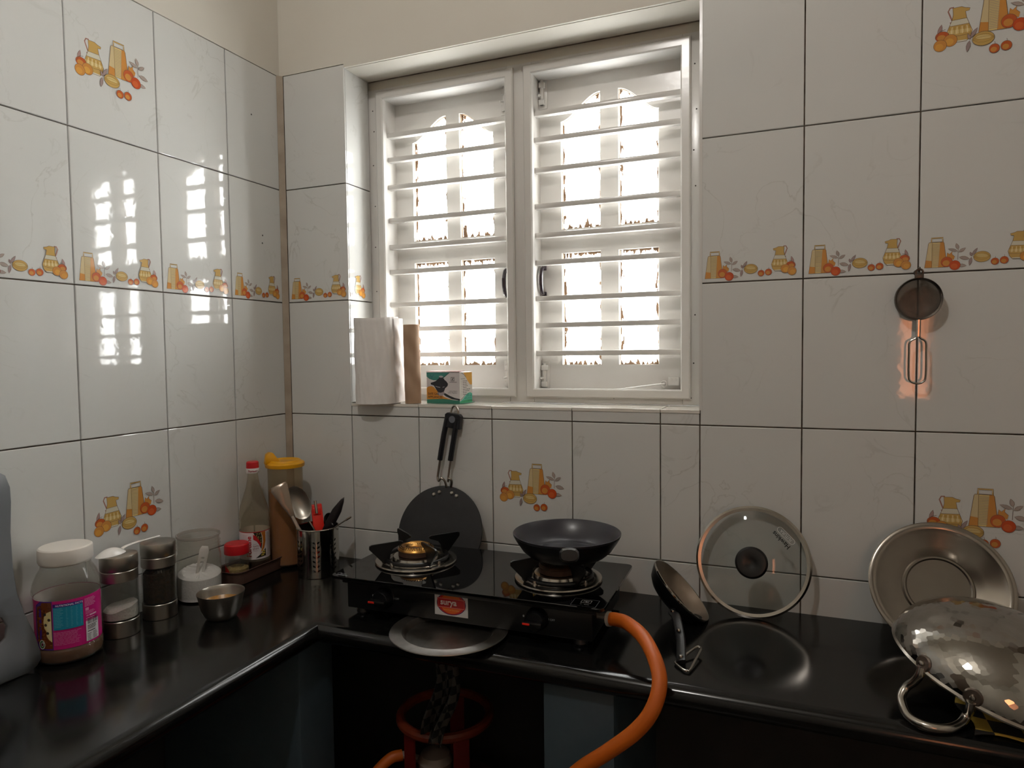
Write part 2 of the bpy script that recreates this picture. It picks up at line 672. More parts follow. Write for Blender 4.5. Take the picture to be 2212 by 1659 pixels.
def m_jug():
    d = Decal()
    d.stroke([(-9, 63), (-15, 63), (-18, 57), (-14, 46), (-11, 38), (-15, 36)], 2.4, '#a07468')
    body = [(-11, 62), (3, 62.5), (8, 60), (16, 58), (15, 54), (9, 53), (11, 42), (17, 26), (20, 18), (17, 7), (11, 0), (-12, 0), (-20, 10), (-19, 22), (-12, 40), (-10, 50)]
    d.poly(body, YE)
    d.poly([(-13, 40), (12, 41), (15, 31), (-15, 30)], GR)
    d.poly([(-12, 3), (12, 3), (11, 0), (-12, 0)], GR)
    d.poly([(-18.5, 23), (18.5, 22), (19.5, 17), (-20, 14)], YL)
    for k in range(9):
        x = -15 + k * 3.8
        d.stroke([(x, 28), (x * 1.12, 15)], .8, '#f1e6c4' if k % 2 else '#a07f3e')
    d.stroke(body, .7, INK, True)
    d.stroke([(-13, 40), (12, 41)], .6, INK)
    d.stroke([(-15, 30), (15, 31)], .6, INK)
    d.stroke([(-20, 13), (0, 11), (19, 13)], .6, INK)
    # apples at its foot
    leaf(d, -33, 16, -28, 36, 3.4, '#a88a86')
    fruit(d, -27, 14, 11, 9, OR2, OR1)
    d.stroke([(-38, 12), (-30, 24), (-22, 26)], .8, INK)
    fruit(d, -14, 5, 11, 11, OR1, '#d8a04a')
    fruit(d, -30, -2, 10.5, 10.5, OR1, '#d59a48')
    return d


def motif_cluster():
    """jug, grater, melon and fruit; millimetres on a 200 x 300 tile"""
    d = Decal()
    d.add(m_jug().affine(1, 1, 59, 116))
    d.add(m_grater().affine(1, 1, 88.5, 127))
    d.add(m_melon().affine(1, 1, 96, 115.5))
    d.add(m_small().affine(1, 1, 122, 96))
    return d.affine(.001, .001, 0, 0)


def motif_border():
    d = Decal()
    k = .78
    d.add(m_grater().affine(k, k, 10, 9))
    d.add(m_melon().affine(k, k, 101, 25))
    d.add(m_small().affine(k, k, 128, 16))
    d.add(m_jug().affine(-k, k, 156, 18))
    return d.affine(.001, .001, 0, 0)


ME_CLUSTER = motif_cluster().mesh(rough=.1, eps=.000012)
ME_BORDER = motif_border().mesh(rough=.1, eps=.000012)
ME_BORDER_END = motif_border().mesh(rough=.1, eps=.000012, clip=(.122, .2))
ME_BORDER_END.transform(Matrix.Translation((-.118, 0, 0)))

_tm = {}
TH, TJ, TCH = .006, .0026, .0012


def tile_mesh(w, h):
    key = (round(w, 4), round(h, 4))
    if key in _tm: return _tm[key]
    j = TJ / 2
    a, b, c = (j, w - j), (j, h - j), TCH
    V = []
    for y, i in ((TH, 0), (c * .6, 0), (0, c)):
        V += [(a[0] + i, y, b[0] + i), (a[1] - i, y, b[0] + i), (a[1] - i, y, b[1] - i), (a[0] + i, y, b[1] - i)]
    F = [(8, 9, 10, 11)]
    for k in range(2):
        for q in range(4):
            n = (q + 1) % 4
            F.append((k * 4 + q, k * 4 + n, (k + 1) * 4 + n, (k + 1) * 4 + q))
    me = bpy.data.meshes.new('tile')
    me.from_pydata(V, [], F)
    me.materials.append(TILE)
    _tm[key] = me
    return me


def tile(parent, p, w, h, rz=0., motif=None):
    o = bpy.data.objects.new('tile', tile_mesh(w, h))
    COL.objects.link(o)
    o.parent = parent
    t = random.Random(int(p[0] * 1e4) * 7 + int(p[1] * 1e4) * 13 + int(p[2] * 1e4))
    o.location = p
    o.rotation_euler = (t.uniform(-.0015, .0015), 0, rz + t.uniform(-.0015, .0015))
    if motif is not None:
        q = bpy.data.objects.new('printed_motif', motif)
        COL.objects.link(q)
        q.parent = o
        q.location = (0, -.00003, 0)
    return o


RH = .3004
ROWZ = [TOPZ - RH * (k + 1) for k in range(4)]      # bottoms of the four full rows
CT = .85                                           # counter top
C0, C1, TW = .2073, .408, .2006
cols = [C1 + TW * k for k in range(4)]              # .408 .6086 .8092 1.0098
C5 = 1.0935
# left of the window
for r in range(4):
    tile(wall_back, (.012, 0, ROWZ[r]), C0 - .012, RH, motif=ME_BORDER if r == 1 else None)
tile(wall_back, (.012, 0, CT - .01), C0 - .012, ROWZ[3] - CT + .01)
# under the window
spans = [(C0, C1), (cols[0], cols[1]), (cols[1], cols[2]), (cols[2], cols[3]), (cols[3], C5)]
for k, (a, b) in enumerate(spans):
    tile(wall_back, (a, 0, ROWZ[2]), b - a, WZ0 - .004 - ROWZ[2])
    tile(wall_back, (a, 0, ROWZ[3]), b - a, RH, motif=ME_CLUSTER if k == 2 else None)
    tile(wall_back, (a, 0, CT - .01), b - a, ROWZ[3] - CT + .01)
# right of the window
for k in range(5):
    a = C5 + .2001 * k
    for r in range(-1, 4):
        z = TOPZ - RH * (r + 1)
        mo = ME_BORDER if r == 1 else (ME_CLUSTER if k in (2, 4) and r in (0, 3) else None)
        tile(wall_back, (a, 0, z), .2001, RH, motif=mo)
    tile(wall_back, (a, 0, CT - .01), .2001, ROWZ[3] - CT + .01)
# left wall (runs towards the viewer)
for k in range(8):
    y1 = -.010 if k == 0 else -.1902 - .2003 * (k - 1)
    y0 = -.1902 - .2003 * k
    for r in range(4):
        mo = ME_BORDER if r == 1 else (ME_CLUSTER if k in (2, 5) and r in (0, 3) else None)
        if k == 0 and r == 1: mo = ME_BORDER
        o = tile(wall_left, (0, y0, ROWZ[r]), y1 - y0, RH, PI / 2, mo)
        if k == 0 and r == 1: o.children[0].scale = (.89, 1, 1)
    tile(wall_left, (0, y0, CT - .01), y1 - y0, ROWZ[3] - CT + .01, PI / 2)
# cove strip in the corner
fil = struct('grout_fillet', prism([(0, 0), (.012, 0), (.009, .003), (.003, .009), (0, .012)], TOPZ - CT + .02), mat('corner_grout', '#97897a', .85, noise=(18, .4, '#aca090')), wall_back)
fil.rotation_euler = (PI / 2, 0, 0)
fil.location = (0, 0, CT - .02)
# reveal of the window: tiles at the left, painted plaster at the right, tiled sill
for zb, zt, mo in ((ROWZ[0], WZ1 + .004, None), (ROWZ[1], ROWZ[0], ME_BORDER_END), (WZ0, ROWZ[1], None)):
    tile(wall_back, (WX0, .003, zb), .106, zt - zb, PI / 2, mo)
struct('trim_1', box(WX1 - .002, WX1 + .004, -.001, .11, WZ0, WZ1), WOODPAINT)
GLAZE = mat('sill_glaze', '#dcd8d0', .12, noise=(9, .5, '#d8d3c8'))
sill = tag(bpy.data.objects.new('window_sill', None), kind='structure')
COL.objects.link(sill)
xs = [WX0, C1, cols[1], cols[2], cols[3], WX1]
for k in range(5):
    dz = (0, .0006, -.0004, .0005, 0)[k]
    obj('tile', box(xs[k] + .0006, xs[k + 1] - .0006, -.0015, .112, WZ0 - .0075, WZ0 + dz, .0008), GLAZE, sill, smooth=False)

# ------------------------------------------------------------------ window: frame, shutters, bars
window = tag(bpy.data.objects.new('window_1', None), kind='structure')
COL.objects.link(window)
FX0, FX1, FZ0, FZ1 = .196, 1.1, 1.263, 2.1
FY, SY = .11, .17
LO = (.252, .612, 1.296, 2.072)
RO = (.677, 1.041, 1.296, 2.072)
HOLES = []
vfs = [box(FX0, LO[0], FY, .22, FZ0, FZ1, .002), box(LO[1], RO[0], FY, .22, FZ0, FZ1, .002), box(RO[1], FX1, FY, .22, FZ0, FZ1, .002),
       box(LO[0], LO[1], FY, .22, FZ0, LO[2], .002), box(LO[0], LO[1], FY, .22, LO[3], FZ1, .002),
       box(RO[0], RO[1], FY, .22, FZ0, RO[2], .002), box(RO[0], RO[1], FY, .22, RO[3], FZ1, .002)]
obj('window_frame', merge(*vfs), WOODPAINT, window)
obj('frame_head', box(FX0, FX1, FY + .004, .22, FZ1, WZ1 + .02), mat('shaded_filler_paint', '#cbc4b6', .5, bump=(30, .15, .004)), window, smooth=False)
for o4 in (LO, RO):
    x0, x1, z0, z1 = o4
    w = .016
    mo = prism([(x0 - w, z0 - w), (x1 + w, z0 - w), (x1 + w, z1 + w), (x0 - w, z1 + w)], .014, [[(x0, z0), (x1, z0), (x1, z1), (x0, z1)]], bevel=.003)
    obj('frame_moulding', mo, WOODPAINT, window, loc=(0, FY - .007, 0))

BARZ = (1.980, 1.915, 1.841, 1.752, 1.680, 1.612, 1.523, 1.456, 1.386)
bar_me = None
for z in BARZ:
    if bar_me is None:
        o = obj('grill_bar', box(.240, 1.055, -.009, .009, -.0065, .0065, .0018), WOODPAINT, window)
        bar_me = o.data
    else:
        o = bpy.data.objects.new('grill_bar', bar_me)
        COL.objects.link(o)
        o.parent = window
    o.location = (0, .137, z)


def ogee(x0, x1, zs, zt, rev):
    n = 12
    p = []
    for k in range(n + 1):
        t = k / n
        s = t * t * (3 - 2 * t)
        s = .55 * s + .45 * math.sin(t * PI / 2) ** 1.6
        p.append((x0 + (x1 - x0) * t, zs + (zt - zs) * s))
    return p


def stained_glass_pane():
    m = bpy.data.materials.new('paint_stained_glass')
    m.use_nodes = True
    nt = m.node_tree
    nt.nodes.clear()
    N = nt.nodes.new
    L = nt.links.new
    out = N('ShaderNodeOutputMaterial')
    tr = N('ShaderNodeBsdfTransparent')
    tr.inputs[0].default_value = (.97, .98, .97, 1)
    gl = N('ShaderNodeBsdfGlossy')
    gl.inputs['Roughness'].default_value = .05
    mg = N('ShaderNodeMixShader')
    mg.inputs[0].default_value = .06
    L(tr.outputs[0], mg.inputs[1]); L(gl.outputs[0], mg.inputs[2])
    tc = N('ShaderNodeTexCoord')
    sp = N('ShaderNodeSeparateXYZ')
    L(tc.outputs['Generated'], sp.inputs[0])

    def op(o, a, b=None):
        q = N('ShaderNodeMath'); q.operation = o
        for i, v in enumerate((a, b)):
            if v is None: continue
            if isinstance(v, (int, float)): q.inputs[i].default_value = v
            else: L(v, q.inputs[i])
        return q.outputs[0]
    ex = op('MINIMUM', sp.outputs['X'], op('SUBTRACT', 1.0, sp.outputs['X']))
    ez = op('MULTIPLY', op('MINIMUM', sp.outputs['Z'], op('SUBTRACT', 1.0, sp.outputs['Z'])), 2.2)
    e = op('MINIMUM', ex, ez)
    g = N('ShaderNodeNewGeometry')
    mp = N('ShaderNodeMapping'); mp.inputs['Scale'].default_value = (110, 60, 30)
    L(g.outputs['Position'], mp.inputs['Vector'])
    n = N('ShaderNodeTexNoise'); n.inputs['Scale'].default_value = 1; n.inputs['Detail'].default_value = 4
    L(mp.outputs['Vector'], n.inputs['Vector'])
    v = op('SUBTRACT', op('MULTIPLY', op('SUBTRACT', n.outputs['Fac'], .42), .62), op('MULTIPLY', e, 1.35))
    st = op('GREATER_THAN', v, 0.0)
    df = N('ShaderNodeBsdfDiffuse'); df.inputs[0].default_value = (*lin('#75604e'), 1)
    tl = N('ShaderNodeBsdfTranslucent'); tl.inputs[0].default_value = (*lin('#584636'), 1)
    md = N('ShaderNodeMixShader'); md.inputs[0].default_value = .16
    L(df.outputs[0], md.inputs[1]); L(tl.outputs[0], md.inputs[2])
    mf = N('ShaderNodeMixShader')
    L(st, mf.inputs[0]); L(mg.outputs[0], mf.inputs[1]); L(md.outputs[0], mf.inputs[2])
    L(mf.outputs[0], out.inputs[0])
    return m


PANE = stained_glass_pane()
HANDLE = mat('dark_bronze_plastic', '#2a2028', .25)


def shutter(x0, x1, c1, c2, hinge_left):
    """c1, c2: x ranges of the two pane columns"""
    z0, z1 = 1.285, 2.085
    zs, zt, zu, zl0, zl1 = 1.965, 2.026, 1.698, 1.356, 1.638
    up = []
    for (a, b), inner_right in ((c1, True), (c2, False)):
        if inner_right:
            top = ogee(a, b, zs, zt, False)
            up.append([(a, zu)] + top + [(b, zu)])
        else:
            top = ogee(b, a, zs, zt, False)
            up.append([(b, zu)] + top + [(a, zu)])
    lo = [[(a, zl0), (a, zl1), (b, zl1), (b, zl0)] for a, b in (c1, c2)]
    sh = obj('shutter', prism([(x0, z0), (x1, z0), (x1, z1), (x0, z1)], .024, up + lo), WOODPAINT, window, smooth=False)
    sh.location = (0, SY, 0)
    rim = mat('bare_wood_rebate', '#a98a6c', .6, noise=(50, .5, '#cfc6b8'))
    for lp in up + lo:
        lp3 = [(x, .0165, z) for x, z in lp]
        xa, xb = min(p[0] for p in lp), max(p[0] for p in lp)
        g = obj('pane', prism(lp, .003), PANE, sh, smooth=False)
        g.location = (0, .012, 0)
        b = obj('glazing_bead', tube([(x, .009, z) for x, z in lp], .0028, 6, True), rim, sh)
    xi = x1 - .022 if hinge_left else x0 + .018
    # pull handle
    hz = 1.57
    h = obj('pull_handle', merge(tube([(xi, -.001, hz + .033), (xi, -.018, hz + .03), (xi, -.026, hz + .012), (xi, -.027, hz), (xi, -.026, hz - .012), (xi, -.018, hz - .03), (xi, -.001, hz - .033)], lambda t: .0042 + .0012 * math.sin(PI * t), 8, sub=4),
                                 box(xi - .006, xi + .006, -.006, .001, hz + .027, hz + .041, .002), box(xi - .006, xi + .006, -.006, .001, hz - .041, hz - .027, .002)), HANDLE, sh)
    for zb, s in ((2.04, 1), (1.33, -1)):
        bt = obj('tower_bolt', merge(box(xi - .012, xi + .012, -.003, .0005, zb - .038, zb + .038, .001),
                                     tube([(xi, -.008, zb - .03), (xi, -.008, zb + .042)] if s > 0 else [(xi, -.008, zb + .03), (xi, -.008, zb - .03)], .0045, 8),
                                     box(xi - .008, xi + .008, -.013, 0, zb + .012, zb + .026, .002), box(xi - .008, xi + .008, -.013, 0, zb - .03, zb - .016, .002),
                                     tube([(xi, -.008, zb - .006), (xi - .008, -.019, zb - .008)], .003, 6)), WOODPAINT, sh)
    return sh


shL = shutter(.236, .606, (.306, .409), (.449, .547), True)
shR = shutter(.668, 1.060, (.733, .834), (.879, .977), False)
# hook stay and stop block on the right shutter
obj('stay_hook', merge(tube([(.99, -.006, 1.307), (.985, -.028, 1.309), (.89, -.048, 1.297), (.872, -.05, 1.296), (.868, -.05, 1.291)], .0026, 7, sub=4),
                       tube(arc3 := [(.99 + .007 * math.cos(t * PI / 5), -.01, 1.309 + .007 * math.sin(t * PI / 5)) for t in range(10)], .002, 6, True)), WOODPAINT, shR)
obj('stop_block', merge(box(1.0, 1.026, -.014, .001, 1.306, 1.326, .002), tube([(1.007, -.016, 1.32), (1.007, -.013, 1.32)], .0035, 8), tube([(1.018, -.016, 1.32), (1.018, -.013, 1.32)], .0035, 8)), WOODPAINT, shR)
# old nail holes in the frame, and two specks stuck on the tiles of the left wall
HOLE = mat('dark_speck', '#2a211a', .8)
for hx_, hz_ in ((.219, 2.045), (.222, 1.99), (.218, 1.9), (.221, 1.79), (.219, 1.68), (.22, 1.56), (1.068, 2.03), (1.072, 1.93), (1.066, 1.84), (1.07, 1.76), (1.069, 1.47), (1.066, 1.36), (.7, 1.279), (.88, 1.277), (1.06, 1.28)):
    obj('nail_hole', xf(lathe([(0, .0004), (.0014, .0003), (.0018, 0), (0, 0)], 8), Matrix.Translation((hx_, FY, hz_)) @ Matrix.Rotation(PI / 2, 4, 'X')), HOLE, window)
for hy_, hz_ in ((-.107, 2.0), (-.081, 1.68), (-.0795, 1.70)):
    obj('speck', xf(lathe([(0, .0008), (.0016, .0006), (.0022, 0), (0, 0)], 7), Matrix.Translation((0, hy_, hz_)) @ Matrix.Rotation(PI / 2, 4, 'Y')), HOLE, wall_left)
# narrow orange pane of the rear opening
rw = tag(bpy.data.objects.new('window_2', None), kind='structure')
COL.objects.link(rw)
obj('window_frame', merge(box(SX0 - .03, SX0, Y0 - .03, Y0 + .015, SZ0 - .03, SZ1 + .03, .003), box(SX1, SX1 + .03, Y0 - .03, Y0 + .015, SZ0 - .03, SZ1 + .03, .003),
                          box(SX0, SX1, Y0 - .03, Y0 + .015, SZ0 - .03, SZ0, .003), box(SX0, SX1, Y0 - .03, Y0 + .015, SZ1, SZ1 + .03, .003)), WOODPAINT, rw)
obj('pane', box(SX0, SX1, Y0 - .02, Y0 - .016, SZ0, SZ1), clear_mat('amber_glass', '#cda287', .1), rw, smooth=False)

# ------------------------------------------------------------------ lamp (the bulb overhead that shines on the lids)
lamp = thing('ceiling_lamp', 'round white bulb hanging from the ceiling near the middle of the room', 'lamp', (.84, -1.4, ZC))
obj('lamp_holder', lathe([(0, 0), (.045, 0), (.045, -.012), (.02, -.02), (.006, -.03), (.006, -.2), (.02, -.205), (.02, -.245), (0, -.245)], 20), WHITEPL, lamp)
bulb = mat('lit_bulb', '#ffffff', .5, emit=('#fffaf5', 1.0))
area = 4 * PI * .035 ** 2
bulb.node_tree.nodes['Principled BSDF'].inputs['Emission Strength'].default_value = LAMP_W / (PI * area)
obj('bulb', lathe([(0, -.335), (.02, -.331), (.033, -.316), (.037, -.298), (.032, -.276), (.02, -.258), (.018, -.246), (0, -.246)], 20), bulb, lamp)

# ------------------------------------------------------------------ worktop
top = thing('worktop', 'black polished granite L-shaped kitchen worktop along both tiled walls', 'worktop', (0, 0, 0))
ED, TK = .405, .04


def slab():
    """L shape with a rounded nosing on its two front edges"""
    prof = [(-.0, CT)]
    r = TK / 2
    n = 8
    nose = [(-r + r * math.sin(PI * k / n), CT - r + r * math.cos(PI * k / n)) for k in range(n + 1)]
    V, F = [], []
    # section points from the wall (inner) to the nosing, as offsets from the front edge, swept along the L's front line
    stations = [((0.001, -2.3), (ED, -2.3)), ((0.001, -.001), (ED, -ED)), ((X1 - .003, -.001), (X1 - .003, -ED))]
    dirs = [Vector((1, 0)), Vector((1, -1)), Vector((0, -1))]
    rows = []
    for (inn, out), d in zip(stations, dirs):
        row = [(inn[0], inn[1], CT)]
        for o, z in nose:
            row.append((out[0] + d.x * o, out[1] + d.y * o, z))
        row.append((inn[0], inn[1], CT - TK))
        rows.append(row)
    m = len(rows[0])
    for row in rows: V.extend(row)
    for a in range(2):
        for k in range(m - 1):
            F.append((a * m + k, a * m + k + 1, (a + 1) * m + k + 1, (a + 1) * m + k))
    F.append(tuple(range(m)))
    F.append(tuple(2 * m + k for k in range(m - 1, -1, -1)))
    return V, F


obj('slab', slab(), GRANITE, top, ang=40)
DARKPAINT = mat('blue_grey_cement_paint', '#3c4a52', .6, noise=(8, .5, '#35424a'), bump=(30, .3, .004))
obj('support_panel', box(.872, 1.0, -.385, -.002, 0, CT - TK, .004), DARKPAINT, top)
obj('support_panel', box(.002, .378, -.433, -.327, 0, CT - TK, .004), DARKPAINT, top)
obj('support_panel', box(.002, .378, -1.6, -1.5, 0, CT - TK, .004), DARKPAINT, top)
obj('support_panel', box(1.95, 2.05, -.385, -.002, 0, CT - TK, .004), DARKPAINT, top)

# ------------------------------------------------------------------ gas stove
st = thing('gas_stove', 'black two-burner glass-top gas stove standing on the worktop under the window', 'stove', (.679, -.2, CT), (0, 0, math.radians(1.2)))
hx, y0, y1 = .287, -.145, .125
ga = [(x, z) for x, z in arc(hx - .012, y1 - .012, .012, a0=0, a1=90, n=5)] + arc(-hx + .012, y1 - .012, .012, a0=90, a1=180, n=5) + arc(-hx + .012, y0 + .012, .012, a0=180, a1=270, n=5) + arc(hx - .012, y0 + .012, .012, a0=270, a1=360, n=5)
gv = prism(ga, .005, bevel=.0008)
gv = ([(x, z, .0795 + y) for x, y, z in gv[0]], gv[1])
obj('glass_top', gv, BLACKGLASS, st, ang=25)
obj('body', merge(box(-.262, .262, -.122, .11, .013, .0785, .003), box(-.27, .27, -.128, -.11, .066, .0785, .002)), BLACKMETAL, st)
for sx in (-1, 1):
    for yy in (-.105, .09):
        obj('foot', lathe([(0, 0), (.012, 0), (.014, .004), (.011, .014), (0, .014)], 14, c=(sx * .235, yy)), BLACKPL, st)
# sticker
d = Decal()
d.rect(0, 0, .072, .0485, '#d8d6d4')
d.ell(.036, .0243, .0315, .0225, '#2a1a58', n=36)
d.ell(.036, .0243, .030, .021, '#c01a16', n=36)
d.ell(.036, .0243, .024, .0195, '#d8601e', n=30)
d.poly([(.006, .0155), (.066, .0155), (.066, .0345), (.006, .0345)], '#b81018')
d.stroke([(.008, .0165), (.064, .0165), (.064, .0335), (.008, .0335)], .0008, '#e8a090', True)
d.text('surya', .0125, .0215, .0165, '#f4e4e0', bold=.0004)
d.text('Smart Fuel Economy', .036, .0105, .0042, '#e8b060', align='CENTER')
s = decal(d, 'sticker', st, (-.057, -.1231, .0255), rough=.3)
s['label'] = 'white square sticker with a red oval logo'
for kx in (-.172, .157):
    kb = obj('knob', xf(lathe([(0, .021), (.0165, .021), (.0185, .018), (.0195, .004), (.0225, 0), (0, 0)], 28), Matrix.Translation((kx, -.122, .044)) @ Matrix.Rotation(PI / 2, 4, 'X')), BLACKPL, st)
    obj('grip', box(kx - .0185, kx + .0185, -.156, -.142, .0395, .0485, .003), BLACKPL, kb)
    obj('pointer', box(kx - .018, kx - .004, -.1568, -.1545, .0425, .0462, .0006), mat('red_marker', '#e02818', .4), kb)
    d = Decal()
    d.text('OFF', kx + .0245, .043, .0055, '#c8ccd4')
    decal(d, 'off_lettering', kb, (0, -.1225, 0), rough=.4)
    for ex, ey, ew, eh in ((.0215, .045, .0012, .0026), (-.0275, .0455, .0018, .0022)):
        d = Decal()
        d.ell(kx + ex, ey, ew, eh, '#c8ccd4')
        decal(d, 'dial_mark', kb, (0, -.1225, 0), rough=.4)
# prints on the glass
d = Decal()
d.stroke([(.001, .012), (.006, .0165), (.012, .0135), (.009, .01), (.016, .0145), (.021, .0155), (.017, .011), (.0235, .0105)], .0007, '#b8bcc2')
d.rect(.004, .0065, .027, .0072, '#9a9ea4')
d.text('TOUGHENED', .004, .002, .0045, '#b8bcc2')
m = decal(d, 'glass_print', st, (-.281, -.141, .0853), rough=.3)
m.rotation_euler = (-PI / 2, 0, 0)
d = Decal()
d.stroke([(0, 0), (.046, 0), (.046, .034), (0, .034)], .0006, '#a8acb2', True)
d.stroke([(.015, .016), (.033, .016), (.033, .029), (.015, .029)], .0012, '#c2c6ca', True)
d.stroke([(.018, .019), (.029, .026)], .0014, '#c2c6ca')
d.stroke([(.018, .026), (.024, .026), (.024, .019), (.03, .019)], .0012, '#c2c6ca')
d.text('IS : 4246', .024, .007, .005, '#a8acb2', align='CENTER')
m = decal(d, 'glass_print', st, (.226, -.140, .0853), rough=.3)
m.rotation_euler = (-PI / 2, 0, 0)


def burner(bx, by, rr, blackened):
    b = obj('burner', lathe([(rr - .016, .0), (rr - .002, .0005), (rr, .003), (rr - .001, .0055), (rr - .01, .007), (rr - .014, .006), (rr - .02, .0035), (rr - .03, .003), (rr - .036, .006), (rr - .04, .014), (.034, .0155), (.03, .0155), (.03, .0)], 56, c=(bx, by)), STEEL, st)
    b.location = (0, 0, .085)
    cm = mat('sooty_brass', '#3a2c22', .55, .6, noise=(60, .4, '#5a3c26')) if blackened else BRASS
    low = mat('burner_base', '#4a3830', .5, .5, noise=(50, .5, '#5c473a'))
    obj('burner_base', lathe([(.034, .0155), (.0385, .016), (.0385, .027), (.0, .027)], 40, c=(bx, by)), low, b)
    cap = obj('burner_cap', lathe([(.012, .020), (.014, .029), (.018, .0315), (.0225, .0325), (.027, .036), (.031, .036), (.038, .031), (.0395, .028), (.0385, .0265), (.012, .0265)], 44, c=(bx, by)), cm, b)
    ports = []
    for ring, (pr, pz, nn) in enumerate(((.0355, .0332, 44), (.0325, .0355, 34), (.0205, .0322, 26))):
        for k in range(nn):
            a = 2 * PI * (k + .5 * ring) / nn
            c = (bx + pr * math.cos(a), by + pr * math.sin(a))
            ports.append(lathe([(0, pz + .0012), (.00075, pz + .0010), (.00075, pz - .001)], 5, c=c))
    po = obj('burner_ports', merge(*ports), mat('port_hole', '#140d08', .8), b)
    po['kind'] = 'stuff'
    g = obj('pan_support', tube([(bx + (rr - .021) * math.cos(2 * PI * k / 40), by + (rr - .021) * math.sin(2 * PI * k / 40), .0105) for k in range(40)], .0045, 8, True), BLACKMETAL, b)
    for k in range(4):
        a = math.radians(48 + 90 * k + (4 if bx < 0 else -2))
        # fin in the radial plane: high outer wing with a thinner inward finger
        fo = [(rr - .026, .007), (rr - .014, .007), (rr + .017, .041), (rr + .0165, .048), (rr + .012, .050), (.036, .050), (.031, .048), (.033, .044), (rr - .036, .036), (rr - .03, .028)]
        fin = prism(fo, .0032, bevel=.0004)
        mm = Matrix.Translation((bx, by, 0)) @ Matrix.Rotation(a, 4, 'Z') @ Matrix.Translation((0, -.0016, 0))
        obj('pan_support_arm', xf(fin, mm), BLACKMETAL, g)
        cx, cy = bx + (rr - .02) * math.cos(a + .35), by + (rr - .02) * math.sin(a + .35)
        obj('bolt', lathe([(0, .013), (.004, .0125), (.005, .009), (.005, .003), (0, .003)], 10, c=(cx, cy)), STEEL, g)
    return b


burner(-.166, 0, .089, False)
burner(.164, -.012, .088, True)
nz = obj('gas_nozzle', tube([(.26, -.085, .05), (.285, -.086, .0505), (.3, -.088, .051)], .0062, 10), mat('grey_nozzle', '#a8a49c', .35, .7), st)

# ------------------------------------------------------------------ orange gas hose
hp = [(.968, -.286, .899), (.982, -.291, .9015), (1.008, -.312, .9055), (1.046, -.358, .9025), (1.076, -.41, .887), (1.0855, -.437, .863), (1.076, -.454, .829), (1.05, -.458, .793), (1.005, -.456, .75), (.957, -.45, .706), (.905, -.44, .64), (.85, -.425, .52), (.815, -.41, .36), (.80, -.38, .14), (.79, -.33, .03), (.78, -.26, .0135)]
hose = thing('gas_hose', 'orange rubber gas hose curving from the stove down over the worktop edge', 'hose', hp[0])
HOSE = mat('orange_rubber', '#cc6412', .5, noise=(14, .5, '#bd5a10'), bump=(60, .1, .003))
o = obj('tube', tube(hp, .0122, 14, sub=8), HOSE, hose)
o.location = [-c for c in hp[0]]
rings = []
for q in (3.2, 5.4, 7.3, 8.7):
    pass
o = obj('cuff', tube([(.964, -.2855, .8985), (.970, -.2868, .8992)], .0135, 14), mat('white_clip', '#cfcac2', .4), hose)
o.location = [-c for c in hp[0]]

# ------------------------------------------------------------------ gas cylinder under the worktop
gcx, gcy = .585, -.214
cyl = thing('gas_cylinder', 'red gas cylinder in the dark space under the worktop', 'gas cylinder', (gcx, gcy, 0))
CRED = mat('cylinder_red', '#6e1512', .45, noise=(10, .4, '#5e120f'))
obj('body', lathe([(0, .0), (.12, .0), (.125, .03), (.15, .06), (.158, .1), (.158, .37), (.15, .41), (.12, .442), (.07, .457), (.03, .462), (0, .463)], 40), CRED, cyl)
obj('collar_ring', tube([(.096 * math.cos(2 * PI * k / 40), .096 * math.sin(2 * PI * k / 40), .61) for k in range(40)], .0105, 10, True), mat('worn_red', '#6a2416', .4, noise=(40, .5, '#7c3a20')), cyl)
for k, a in enumerate((-125, -55, 90)):
    a = math.radians(a + 12)
    pts = [(-.017, .425), (.017, .425), (.017, .607), (-.017, .607)]
    obj('collar_strap', xf(prism(pts, .004), Matrix.Rotation(a + PI / 2, 4, 'Z') @ Matrix.Translation((0, -.098, 0))), CRED, cyl)
rg = thing('regulator', 'pale round gas regulator on the valve inside the collar of the red cylinder', 'regulator', (gcx - .01, gcy - .03, .463))
obj('regulator_body', lathe([(0, 0), (.016, 0), (.018, .03), (.036, .045), (.038, .062), (.03, .075), (.012, .08), (0, .08)], 28), mat('regulator_grey', '#8a7c72', .4), rg)
obj('outlet', tube([(-.03, -.005, .055), (-.06, -.01, .06), (-.075, -.012, .06)], .008, 10), mat('regulator_grey'), rg)
lh = [(gcx - .085, gcy - .042, .523), (gcx - .105, gcy - .06, .52), (gcx - .13, gcy - .085, .49), (gcx - .145, gcy - .1, .44), (gcx - .148, gcy - .115, .36), (gcx - .145, gcy - .13, .25)]
h2 = thing('gas_pipe', 'short orange hose hanging at the left of the red cylinder', 'hose', lh[0])
o = obj('tube', tube(lh, .0115, 12, sub=6), HOSE, h2)
o.location = [-c for c in lh[0]]


def cloth_mesh():
    V, F = [], []
    n, mm = 26, 22
    r = random.Random(3)
    for i in range(n + 1):
        for j in range(mm + 1):
            u, v = i / n, j / mm
            x = (u - .5) * .085 * (1 - .35 * v) + .012 * math.sin(v * 5)
            z = .16 * (1 - v) ** 1.1
            y = .018 * math.sin(u * 19 + v * 2.2) * (.4 + .6 * v) - .035 * v * (1 + .3 * math.sin(u * 8)) + .02 * math.cos(u * 3.1)
            V.append((x, y, z + .01 * math.sin(u * 9 + 1)))
    for i in range(n):
        for j in range(mm):
            a = i * (mm + 1) + j
            F.append((a, a + 1, a + mm + 2, a + mm + 1))
    return V, F


